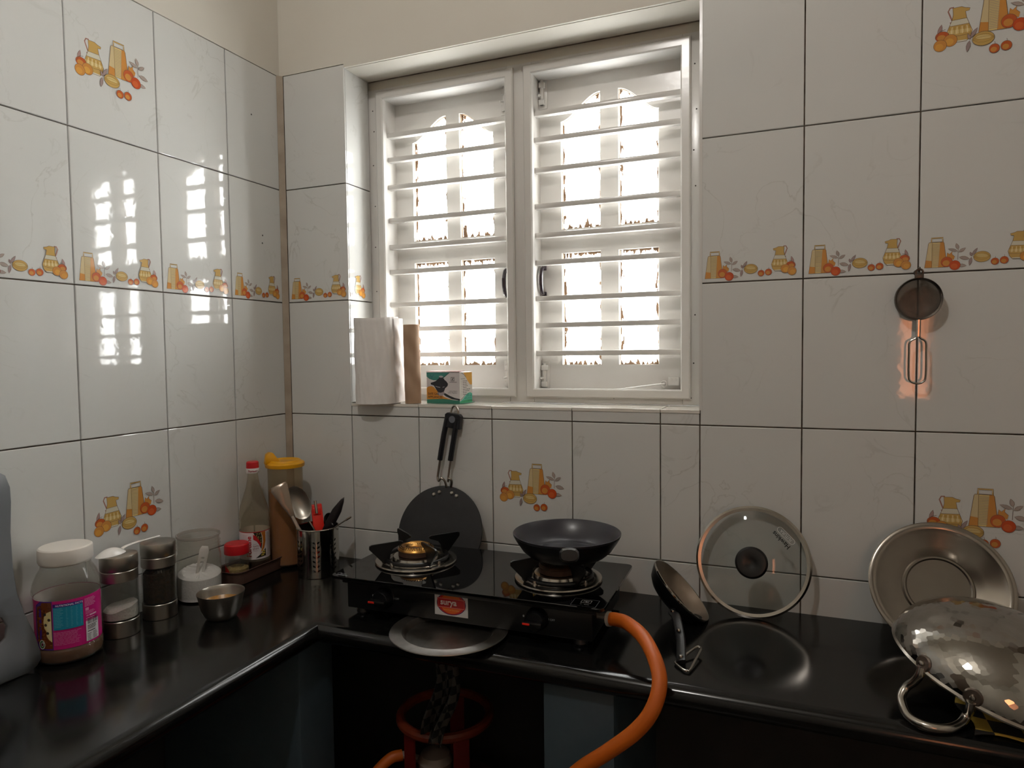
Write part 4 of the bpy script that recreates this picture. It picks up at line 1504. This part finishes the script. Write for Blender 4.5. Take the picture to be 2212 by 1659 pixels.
d.poly([(-.0555, z0 + .008), (-.0545, z0 + .003), (-.046, z0), (-.024, z0), (-.024, z1), (-.046, z1), (-.0575, z1 - .008), (-.0595, .09), (-.0595, .05)], '#4a2a80')
d.poly([(-.0535, z0 + .010), (-.0515, z0 + .004), (-.043, z0 + .002), (-.025, z0 + .002), (-.025, z1 - .002), (-.042, z1 - .002), (-.0545, z1 - .012), (-.057, .088), (-.057, .052)], '#6a3418')
for k in range(60):
    r = random.Random(k)
    d.ell(-.054 + r.random() * .027, z0 + .008 + r.random() * .07, .0012 + .0014 * r.random(), .0012 + .0012 * r.random(), r.choice(['#7c4120', '#8a4c26', '#5a2a12', '#84461e']), n=8)
d.poly([(-.0255, .1), (-.033, .097), (-.038, .09), (-.0395, .08), (-.038, .07), (-.0345, .064), (-.0345, .056), (-.031, .05), (-.0255, .045)], '#d8c48a')
d.poly([(-.0255, .083), (-.031, .08), (-.0355, .072), (-.033, .066), (-.033, .058), (-.030, .052), (-.0255, .048)], '#e0d2a4')
for x, y in ((-.0365, .094), (-.0295, .0845), (-.0355, .0755), (-.0325, .061)):
    d.ell(x, y, .0026, .0026, '#3c3430', n=12)
d.ell(-.044, .0405, .0062, .0082, '#d8d4cc'); d.ell(-.044, .0405, .0050, .0068, '#3a5a34'); d.ell(-.0435, .0405, .0028, .004, '#c8c0bc'); d.ell(-.0435, .0405, .002, .003, '#5a2030')
d.rect(-.0225, .0655, .0225, .1115, '#1f86a4')
d.rect(-.0225, .1055, .0225, .1115, '#3c2078')
d.text('NUTRITIONAL FACTS', -.0185, .1068, .0046, '#dcd6ee', sx=.92, bold=.0001)
d.lines(-.021, .1025, -.006, 13, .0027, .0007, '#6cb8cc', .4, 11)
for cx in (-.003, .004, .0115, .0185):
    d.lines(cx, .1025, cx + .003, 13, .0027, .0007, '#5fb0c6', .5, int(cx * 1e4) + 300)
d.lines(-.0225, .0605, .0225, 3, .0024, .0007, '#d88ab8', .25, 4)
d.lines(-.0225, .0535, .0225, 8, .0021, .0006, '#d47cae', .25, 6)
d.lines(.0255, .1105, .0475, 7, .0022, .0008, '#e2a6c8', .3, 9)
d.rect(.0265, .0895, .0325, .0945, '#dc8ebc')
d.lines(.0265, .0875, .046, 3, .002, .0006, '#e2a6c8', .3, 10)
d.text('+91', .027, .0785, .0042, '#e8c0d8', sx=.8)
d.lines(.0335, .0787, .048, 1, .002, .0026, '#e8c0d8', .1, 31)
d.lines(.027, .075, .046, 2, .0032, .0009, '#e2a6c8', .3, 12)
d.poly([(.0265, .0345), (.052, .0345), (.052, .0705), (.0265, .0705)], '#dcd8dc')
x = .0295
r = random.Random(5)
while x < .051:
    w = r.choice((.0004, .0007, .001))
    d.rect(x, .0645, x + w, .0745, '#3a363c')
    x += w + r.choice((.0004, .0006, .0009))
d.lines(.029, .0615, .05, 4, .0022, .0012, '#4a464c', .3, 13)
d.rect(.029, .0508, .044, .0522, '#2c282e')
d.lines(.0285, .0465, .036, 5, .0026, .0011, '#5a565c', .3, 14)
d.lines(.039, .0475, .0495, 6, .0022, .0010, '#5a565c', .3, 15)
lb = decal(d, 'label', jr, rough=.25, eps=.000015, wrap=(RJ, AJ), step=7)


def canister(x, y, fill, fz, label, name='canister'):
    t = thing(name, label, 'canister', (x, y, CT), group='steel and glass canisters')
    obj('base_ring', lathe([(0, 0), (.032, 0), (.033, .001), (.033, .031), (.0322, .032), (0, .032)], 56), BRUSHED, t)
    obj('glass_wall', lathe([(.0325, .03), (.0325, .11), (.0305, .11), (.0305, .034), (0, .034)], 56), GLASS, t)
    obj('collar', lathe([(.0322, .107), (.033, .108), (.033, .127), (.0322, .128), (.030, .128), (.030, .107)], 56, close=True), BRUSHED, t)
    obj('canister_lid', lathe([(.029, .1285), (.0325, .129), (.0335, .1305), (.0335, .154), (.0325, .1565), (.030, .157), (0, .1565)], 56), BRUSHED, t)
    V = [(0, 0, .0345)]
    F = []
    n = 40
    zs = [fz + .006 * math.sin(2 * PI * k / n + .4) + .0012 * math.sin(7 * k) for k in range(n)]
    V += [(.0302 * math.cos(2 * PI * k / n), .0302 * math.sin(2 * PI * k / n), .0345) for k in range(n)]
    V += [(.0302 * math.cos(2 * PI * k / n), .0302 * math.sin(2 * PI * k / n), zs[k]) for k in range(n)]
    V += [(.018 * math.cos(2 * PI * k / n), .018 * math.sin(2 * PI * k / n), fz + .55 * (zs[k] - fz) + .001 * math.cos(5 * k)) for k in range(n)]
    V.append((0, 0, fz + .0008))
    for k in range(n):
        q = (k + 1) % n
        F += [(0, 1 + q, 1 + k), (1 + k, 1 + q, 1 + n + q, 1 + n + k), (1 + n + k, 1 + n + q, 1 + 2 * n + q, 1 + 2 * n + k), (1 + 2 * n + k, 1 + 2 * n + q, len(V) - 1)]
    obj('contents', (V, F), fill, t)
    return t


SALT = mat('coarse_salt', '#d8d0c8', .9, noise=(200, .5, '#c4bcb4'), bump=(260, .5, .003))
TEA = mat('tea_leaves', '#1c130c', .95, noise=(160, .4, '#3a2a18'), bump=(180, .6, .004))
SUGAR = mat('sugar', '#e6e4e6', .9, noise=(220, .5, '#dcdadc'), bump=(240, .4, .003))
canister(.0615, -.569, SALT, .054, 'steel and glass canister with a little white salt under the white spoon')
c2 = canister(.0565, -.475, TEA, .098, 'steel and glass canister nearly full of dark tea leaves')
d = Decal()
d.text('1/1', 0, .0985, .0075, '#8a8078')
decal(d, 'scribble', c2, rough=.5, wrap=(.0328, math.atan2(-1.02, 1.22) - .1), step=10)

sp = thing('plastic_spoon', 'white plastic spoon lying across the tops of two steel lids', 'spoon', (.052, -.578, CT + .1575))


def spoon_bowl(L, W, D, sx=1, n=16, m=20, thick=.0012):
    """oval bowl along +y, hollow below (convex up)"""
    V, F = [], []
    for s, off in ((0, 0), (1, -thick)):
        V.append((0, 0, D + off))
        for i in range(1, n + 1):
            t = i / n
            for k in range(m):
                a = 2 * PI * k / m
                V.append((W * t * math.cos(a), L * t * math.sin(a), D * (1 - t * t) + off * (1 if i < n else .3)))
    per = 1 + n * m
    for s in (0, 1):
        o = s * per
        for k in range(m):
            F.append((o, o + 1 + k, o + 1 + (k + 1) % m))
        for i in range(n - 1):
            for k in range(m):
                q = (k + 1) % m
                F.append((o + 1 + i * m + k, o + 1 + i * m + q, o + 1 + (i + 1) * m + q, o + 1 + (i + 1) * m + k))
    for k in range(m):
        q = (k + 1) % m
        F.append((1 + (n - 1) * m + k, 1 + (n - 1) * m + q, per + 1 + (n - 1) * m + q, per + 1 + (n - 1) * m + k))
    return V, F


SPW = mat('spoon_white', '#efece8', .25, sss=.05)
obj('spoon_bowl', spoon_bowl(.030, .0185, .0125), SPW, sp)
obj('spoon_handle', tube([(0, .024, .004), (-.001, .034, .0068), (-.004, .06, .0075), (-.009, .09, .0055), (-.014, .122, .0035)], lambda t: .0046 - .001 * t, 10, sub=5, flat=.45, up=(1, 0, 0)), SPW, sp)

sj = thing('sugar_jar', 'open clear plastic jar half full of white sugar beside the tray', 'jar', (.0505, -.365, CT))
thr = []
for k in range(3):
    zc_ = .128 - k * .0075
    thr += [(.0435, zc_ + .0025), (.0455, zc_), (.0435, zc_ - .0025)]
obj('jar_wall', lathe([(0, .001), (.041, .001), (.0455, .005), (.046, .012), (.046, .092), (.0455, .099), (.0435, .104)] + list(reversed(thr)) + [(.0435, .139), (.0452, .141), (.0452, .1445), (.0425, .1445), (.0425, .104), (.0448, .097), (.045, .012), (.044, .006), (.04, .002), (0, .002)], 64), CLEAR, sj)
obj('jar_rim', lathe([(.0436, .1385), (.0454, .1405), (.0456, .1445), (.0445, .1455), (.0425, .145), (.0424, .139)], 64, close=True), clear_mat('frosted_rim', '#f4f2f0', .15, .4, '#dcd6d2'), sj)
V, F = [], []
n = 48
V.append((0, 0, .003))
for r, zf in ((.0445, lambda a: .004), (.0446, lambda a: .056 + .006 * math.cos(a - 2.6)), (.036, lambda a: .060 + .008 * math.cos(a - 2.6)), (.02, lambda a: .058 + .009 * math.cos(a - 2.2))):
    V += [(r * math.cos(2 * PI * k / n), r * math.sin(2 * PI * k / n), zf(2 * PI * k / n) + (.0012 * math.sin(9 * k) if r < .04 else 0)) for k in range(n)]
V.append((0, 0, .058))
for k in range(n):
    q = (k + 1) % n
    F.append((0, 1 + q, 1 + k))
    for r in range(3):
        F.append((1 + r * n + k, 1 + r * n + q, 1 + (r + 1) * n + q, 1 + (r + 1) * n + k))
    F.append((1 + 3 * n + k, 1 + 3 * n + q, len(V) - 1))
obj('sugar_fill', (V, F), SUGAR, sj)
sc = thing('measuring_scoop', 'white plastic scoop standing in the open sugar jar', 'scoop', (.0525, -.366, CT + .055), (math.radians(-4), math.radians(12), math.radians(47)))
obj('scoop_handle', prism([(-.0085, -.004), (-.0035, -.004), (-.0035, .026), (.0035, .026), (.0035, -.004), (.0085, -.004), (.0095, .052), (.006, .06), (-.006, .06), (-.0095, .052)], .0022, [[(-.0035, .032), (.0035, .032), (.0035, .036), (-.0035, .036)]], bevel=.0003), mat('scoop_white', '#dcd8d6', .35), sc, loc=(0, -.001, 0), ang=50)

bw = thing('steel_bowl', 'small steel bowl of golden oil in front of the sugar jar', 'bowl', (.187, -.4385, CT))
obj('bowl_wall', lathe([(0, .0015), (.024, .0015), (.03, .006), (.038, .022), (.0435, .046), (.0455, .0535), (.0465, .0545), (.0465, .0535), (.0445, .046), (.0392, .0215), (.031, .005), (.025, 0), (0, 0)], 64), BRUSHED, bw)
obj('oil', lathe([(0, .0342), (.0408, .0342), (.0405, .0335), (.0, .0335)], 40), mat('golden_oil', '#a8742c', .08, spec=.6), bw)

# ------------------------------------------------------------------ tray with bottle, oil container and little jar
TRX0, TRX1, TRY0, TRY1 = .006, .083, -.285, -.058
ty = thing('tray', 'long brown plastic tray against the left wall holding the oil bottle', 'tray', (0, 0, CT))


def rr(x0, x1, y0, y1, r, n=6):
    return arc(x1 - r, y1 - r, r, a0=0, a1=90, n=n) + arc(x0 + r, y1 - r, r, a0=90, a1=180, n=n) + arc(x0 + r, y0 + r, r, a0=180, a1=270, n=n) + arc(x1 - r, y0 + r, r, a0=270, a1=360, n=n)


loops = []
for g, z in ((-.012, .004), (-.012, .0005), (-.004, .0), (0, .002), (.0015, .012), (.003, .029), (.0062, .0315), (.0066, .033), (.0055, .0336), (.001, .031), (-.001, .012), (-.0022, .004), (-.012, .004)):
    loops.append([(x, y, z) for x, y in rr(TRX0 - g + .0, TRX1 + g, TRY0 - g, TRY1 + g, .018 + g * .5)])
V = [p for l in loops[1:] for p in l]
k_ = len(loops[0])
F = []
for i in range(len(loops) - 2):
    for k in range(k_):
        q = (k + 1) % k_
        F.append((i * k_ + k, i * k_ + q, (i + 1) * k_ + q, (i + 1) * k_ + k))
F.append(tuple(range(k_)))
F.append(tuple((len(loops) - 2) * k_ + k for k in range(k_)))
obj('tray_body', ([(max(x, .0015), y, z) for x, y, z in V], F), mat('brown_tray_plastic', '#5c443c', .4), ty)

bo = thing('oil_bottle', 'clear plastic oil bottle with red cap and printed label in the tray', 'bottle', (.0435, -.186, CT + .0042))
obj('bottle_wall', lathe([(0, .001), (.032, .001), (.0355, .004), (.0362, .01), (.0362, .034), (.0352, .037), (.0352, .108), (.0362, .111), (.0362, .123), (.0345, .1255), (.0345, .131), (.036, .134), (.0355, .148), (.032, .165), (.025, .187), (.017, .212), (.0125, .232), (.0118, .247), (.0112, .247), (.0165, .211), (.0245, .186), (.0315, .164), (.035, .147), (.0355, .134), (.034, .130), (.0357, .122), (.0345, .108), (.0345, .036), (.0355, .01), (.032, .002), (0, .002)], 56), clear_mat('oil_bottle_plastic', '#fbf9f4', .04, .03, '#efe9da'), bo)
obj('bottle_cap', lathe([(0, .2745), (.0125, .2745), (.0145, .272), (.0150, .26), (.0150, .2585), (0, .2585)], 32), RED, bo)
cb = obj('cap_band', lathe([(.0152, .2585), (.0157, .2575), (.0157, .2475), (.015, .2465), (.011, .2465)], 32), mat('band_white', '#dcd8d6', .4), bo)
obj('oil', lathe([(0, .0025), (.0345, .003), (.0353, .01), (.0353, .033), (.0, .033)], 40), mat('dark_oil', '#2c1a0e', .15), bo)
AB = math.atan2(-1.497 + .186, 1.276 - .0435)
d = Decal()
d.text('Fortune', .001, .2496, .0074, '#a0202a', align='CENTER', bold=.0002)
decal(d, 'cap_print', cb, rough=.4, wrap=(.0158, AB), step=12, eps=.00003)
d = Decal()
d.rect(-.11, .0385, .11, .1065, '#dcd6da')
d.rect(-.11, .1045, .11, .1065, '#b01c24')
d.text('Fortune', -.0085, .045, .0158, '#b81c24', rot=90, bold=.0004)
d.lines(-.031, .098, -.016, 12, .0032, .0008, '#a89ca0', .4, 21)
d.poly([(-.003, .1045), (.0155, .1045), (.0175, .09), (.0175, .075), (.015, .062), (.011, .07), (.006, .085)], '#2a2620')
for k in range(26):
    r = random.Random(k + 50)
    d.ell(.0035 + r.random() * .0115, .077 + r.random() * .026, .0012, .0016, r.choice(['#8a7a40', '#5a5030', '#6e6438', '#a8944a']), n=7)
d.poly([(-.0035, .1), (-.0035, .088), (.004, .083), (.0105, .073), (.013, .066), (.0145, .075), (.009, .088), (.003, .096)], '#b41c22')
d.poly([(.0145, .1045), (.0265, .1045), (.0265, .08), (.0225, .064), (.015, .056), (.012, .052), (.016, .062), (.0195, .08), (.0185, .094)], '#b8681e')
d.stroke([(.0145, .104), (.0182, .093), (.0192, .08), (.0165, .065), (.0115, .054)], .001, '#e6dcc8')
d.poly([(.001, .0415), (.0275, .0445), (.0275, .064), (.0235, .060), (.0165, .0535), (.009, .0475)], '#1e1a16')
for x, y in ((.0185, .0575), (.0225, .0565), (.0205, .0525), (.0175, .0525), (.0225, .0515), (.0195, .048), (.016, .0475)):
    d.ell(x, y, .0022, .0019, '#c8b04a', n=9)
d.rect(.0268, .0425, .0282, .1045, '#e4dedc')
d.text('kachi', -.0045, .0695, .0068, '#8a3a44', sx=.95)
d.text('ghani', -.0045, .0635, .0068, '#8a3a44', sx=.95)
d.lines(-.0045, .0765, .004, 1, .002, .0007, '#a08088', 0, 3)
d.lines(-.0045, .0595, .0075, 1, .002, .0007, '#a08088', 0, 4)
d.lines(.0295, .1, .045, 22, .0026, .0008, '#8f8c94', .3, 23)
decal(d, 'label', bo, rough=.3, eps=.000015, wrap=(.0355, AB), step=8)

oc = thing('oil_container', 'tall clear container of amber oil with a yellow flip lid in the corner', 'container', (.0735, -.1045, CT + .0042))
obj('container_wall', lathe([(0, .001), (.039, .001), (.0425, .005), (.043, .25), (.0445, .252), (.0445, .255), (.0425, .255), (.042, .006), (.038, .002), (0, .002)], 56), AMBERPL, oc)
obj('oil', lathe([(0, .0025), (.038, .0025), (.0415, .006), (.0418, .19), (0, .19)], 48), mat('amber_oil', '#b4700c', .3, noise=(4, .8, '#a66408')), oc)
YL2 = mat('yellow_plastic', '#e0a010', .35)
yl = obj('container_lid', lathe([(.044, .25), (.0475, .2505), (.0485, .254), (.0485, .2595), (.046, .2625), (.041, .264), (.038, .268), (.034, .2685), (.03, .266), (0, .2655)], 56), YL2, oc)
obj('flip_spout', xf(prism([(-.022, .262), (-.019, .283), (-.012, .2875), (-.004, .286), (.006, .272), (.012, .265)], .024, bevel=.0015), Matrix.Rotation(math.radians(50), 4, 'Z') @ Matrix.Translation((-.026, -.012, 0))), YL2, yl, ang=50)

rj = thing('small_jar', 'small clear jar with a red lid at the front of the brown tray', 'jar', (.0505, -.2525, CT + .0042))
obj('jar_wall', lathe([(0, .001), (.022, .001), (.0255, .004), (.026, .01), (.0275, .05), (.026, .062), (.0245, .066), (.024, .066), (.0268, .05), (.0252, .01), (.022, .002), (0, .002)], 48), CLEAR, rj)
obj('jar_lid', lathe([(0, .0895), (.025, .0895), (.0278, .087), (.0285, .083), (.029, .068), (.0285, .0655), (.0255, .0655)], 48), RED, rj)
obj('flakes', lathe([(0, .003), (.021, .003), (.0245, .006), (.0255, .03), (.016, .034), (.008, .03), (0, .033)], 36), mat('pale_flakes', '#b8a068', .9, noise=(120, .5, '#8a7444'), bump=(120, .8, .006)), rj)
AR = math.atan2(-1.497 + .2525, 1.276 - .0505)
d = Decal()
d.poly([(-.05, .012), (-.0155, .012), (-.0165, .022), (-.024, .034), (-.036, .04), (-.05, .042)], '#b02820')
d.ell(-.0175, .0155, .0042, .0034, '#4a3a7c'); d.ell(-.0175, .0168, .0026, .0015, '#c8c4d8')
decal(d, 'label', rj, rough=.4, wrap=(.0272, AR), step=10)

# ------------------------------------------------------------------ cutlery holder and what stands in it
HX, HY, HR, HH = .193, -.133, .0505, .117
ch = thing('cutlery_holder', 'perforated stainless steel cutlery holder left of the stove', 'utensil holder', (HX, HY, CT))


def perforated(HR):
    """cylinder wall whose leaf-shaped holes are real openings"""
    V, F = [], []
    n = 16
    cells = []
    AH = math.atan2(-1.497 - HY, 1.276 - HX)
    step = math.radians(54)
    ncol, nrow = 2, 7
    zb, zt = .014, .094

    def pt(a, z): return (HR * math.cos(a), HR * math.sin(a), z)
    groups = [AH + math.radians(-5) + k * 2 * PI / 7 for k in range(7)]
    gw = math.radians(12.5)
    for g in groups:
        for c, sgn in ((0, -1), (1, 1)):
            a0, a1 = (g - gw, g) if c == 0 else (g, g + gw)
            for r in range(nrow):
                z0 = zb + (zt - zb) * r / nrow
                z1 = zb + (zt - zb) * (r + 1) / nrow
                ac, zc2 = (a0 + a1) / 2, (z0 + z1) / 2
                hw, hh = (a1 - a0) / 2, (z1 - z0) / 2
                base = len(V)
                for k in range(n):
                    t = 2 * PI * k / n
                    e = 1 / max(abs(math.cos(t)), abs(math.sin(t)))
                    V.append(pt(ac + hw * math.cos(t) * e, zc2 + hh * math.sin(t) * e))
                tilt = math.radians(38) * sgn
                for k in range(n):
                    t = 2 * PI * k / n
                    x = math.cos(t)
                    y = .5 * math.sin(t) * (1 - .25 * abs(x))
                    xx = x * math.cos(tilt) - y * math.sin(tilt)
                    yy = x * math.sin(tilt) + y * math.cos(tilt)
                    V.append(pt(ac + .0042 / HR * xx, zc2 + .0042 * yy))
                for k in range(n):
                    q = (k + 1) % n
                    F.append((base + k, base + q, base + n + q, base + n + k))
    # plain strips between the groups, above and below
    m = 84

    def band(a0, a1, z0, z1, k=6):
        b = len(V)
        for i in range(k + 1):
            a = a0 + (a1 - a0) * i / k
            V.extend([pt(a, z0), pt(a, z1)])
        for i in range(k):
            F.append((b + 2 * i, b + 2 * i + 2, b + 2 * i + 3, b + 2 * i + 1))
    for i, g in enumerate(groups):
        nx = g + 2 * PI / 7
        band(g + gw, nx - gw, zb, zt)
    band(0, 2 * PI, .001, zb, m)
    band(0, 2 * PI, zt, HH, m)
    F2 = []
    for f in F:
        a, b, c = (Vector(V[f[k]]) for k in (0, 1, 2))
        n_ = (b - a).cross(c - a)
        F2.append(f if n_.x * a.x + n_.y * a.y > 0 else tuple(reversed(f)))
    return V, F2


hb = obj('holder_wall', perforated(HR), CHROME, ch, ang=180)
hb.data.normals_split_custom_set_from_vertices([Vector((v.co.x, v.co.y, 0)).normalized() for v in hb.data.vertices])
obj('inner_wall', perforated(HR - .0009), mat('holder_inside_shade', '#2e2a28', .5, .8), ch, ang=60)  # inner face darkened: shade of the enclosed holder put into its colour
obj('holder_rim', lathe([(HR - .0012, HH - .001), (HR - .001, HH + .0015), (HR + .001, HH + .0018), (HR + .0018, HH), (HR + .001, HH - .0015)], 64, close=True), CHROME, ch)
obj('holder_base', lathe([(0, .0), (HR - .002, 0), (HR, .0015), (HR, .004), (0, .004)], 48), CHROME, ch)
H = lambda x, y, z: Vector((x, y, z))


def stick(name, label, cat, foot, head):
    """Empty whose +z runs from foot to head; -y turned towards the room"""
    f, h = Vector(foot), Vector(head)
    z = (h - f).normalized()
    fwd = (Vector((1.276, -1.497, 1.39)) - h).normalized()
    x = z.cross(fwd).normalized()
    y = z.cross(x).normalized()
    o = thing(name, label, cat, (0, 0, 0))
    o.matrix_world = Matrix.Translation(f) @ Matrix((x, y, z)).transposed().to_4x4()
    return o, (h - f).length


t, l = stick('spatula', 'steel flat spatula at the left of the cutlery holder, blade turned edge-on', 'spatula', (.222, -.146, CT + .006), (.104, -.178, 1.066))
obj('handle', tube([(0, 0, 0), (0, 0, l * .55), (.001, 0, l * .66)], .0042, 8, flat=.6), BRUSHED, t)
bl = prism([(-.003, l * .6), (.004, l * .6), (.012, l * .74), (.029, l * .97), (.027, l * 1.0), (-.008, l * 1.01), (-.013, l * .97), (-.010, l * .86), (-.005, l * .72)], .0018, bevel=.0004)
obj('blade', bl, mat('worn_blade_steel', '#9c8d80', .25, 1.0), t, ang=50)
t, l = stick('serving_spoon', 'large steel serving spoon standing in the cutlery holder, bowl upward', 'spoon', (.222, -.114, CT + .006), (.121, -.146, 1.06))
obj('handle', tube([(.004, 0, 0), (.004, 0, l * .5), (.003, .0, l * .58)], .0038, 8), STEEL, t)
sb = spoon_bowl(.044, .0285, -.013, thick=-.0012)
obj('spoon_bowl', xf(sb, Matrix.Translation((.002, .0, l - .043)) @ Matrix.Rotation(PI / 2, 4, 'X')), BRUSHED, t)
t, l = stick('lighter', 'red plastic gas lighter with a steel tip in the cutlery holder', 'lighter', (.192, -.112, CT + .012), (.168, -.105, 1.018))
obj('lighter_body', xf(box(-.0135, .0135, -.009, .009, 0, l - .004, .003), Matrix.Identity(4)), mat('bright_red_plastic', '#e02416', .35), t)
obj('collar', box(-.0095, .0095, -.012, -.006, l - .03, l - .012, .002), mat('bright_red_plastic'), t)
obj('steel_tip', tube([(-.001, -.013, l - .026), (-.001, -.013, l + .006)], .0036, 12), CHROME, t)
t, l = stick('teaspoon', 'small steel teaspoon bowl just above the rim of the cutlery holder', 'spoon', (.205, -.128, CT + .006), (.2175, -.118, .997))
obj('handle', tube([(0, 0, 0), (0, 0, l * .8)], .0026, 8), STEEL, t)
obj('spoon_bowl', xf(spoon_bowl(.015, .0115, -.005, thick=-.0008), Matrix.Translation((0, 0, l - .013)) @ Matrix.Rotation(PI / 2, 4, 'X')), STEEL, t)
t, l = stick('paring_knife', 'dark pointed knife handle rising at the right of the cutlery holder', 'knife', (.184, -.152, CT + .03), (.262, -.122, 1.037))
obj('handle', prism([(-.007, l * .25), (.007, l * .25), (.0095, l * .6), (.0095, l * .82), (.004, l * .96), (.001, l), (-.002, l * .97), (-.0095, l * .8), (-.010, l * .6)], .010, bevel=.0016), mat('knife_handle', '#1b161a', .3), t, ang=50)
obj('handle_inlay', prism([(.001, l * .84), (.0065, l * .84), (.006, l * .92), (.0025, l * .945)], .0108), mat('plum_plastic', '#7a4a58', .4), t, loc=(0, -.0006, 0))
obj('blade', prism([(-.006, -.02), (.003, 0), (.004, l * .3), (-.005, l * .3)], .0014), STEEL, t, loc=(0, .0045, 0))
t, l = stick('skewer', 'thin steel skewer poking out to the right of the cutlery holder', 'skewer', (.163, -.142, CT + .067), (.288, -.128, .996))
obj('rod', tube([(0, 0, 0), (0, 0, l)], .0016, 8), STEEL, t)
obj('tip', tube([(0, 0, l - .014), (0, 0, l + .002)], .0025, 8), CHROME, t)
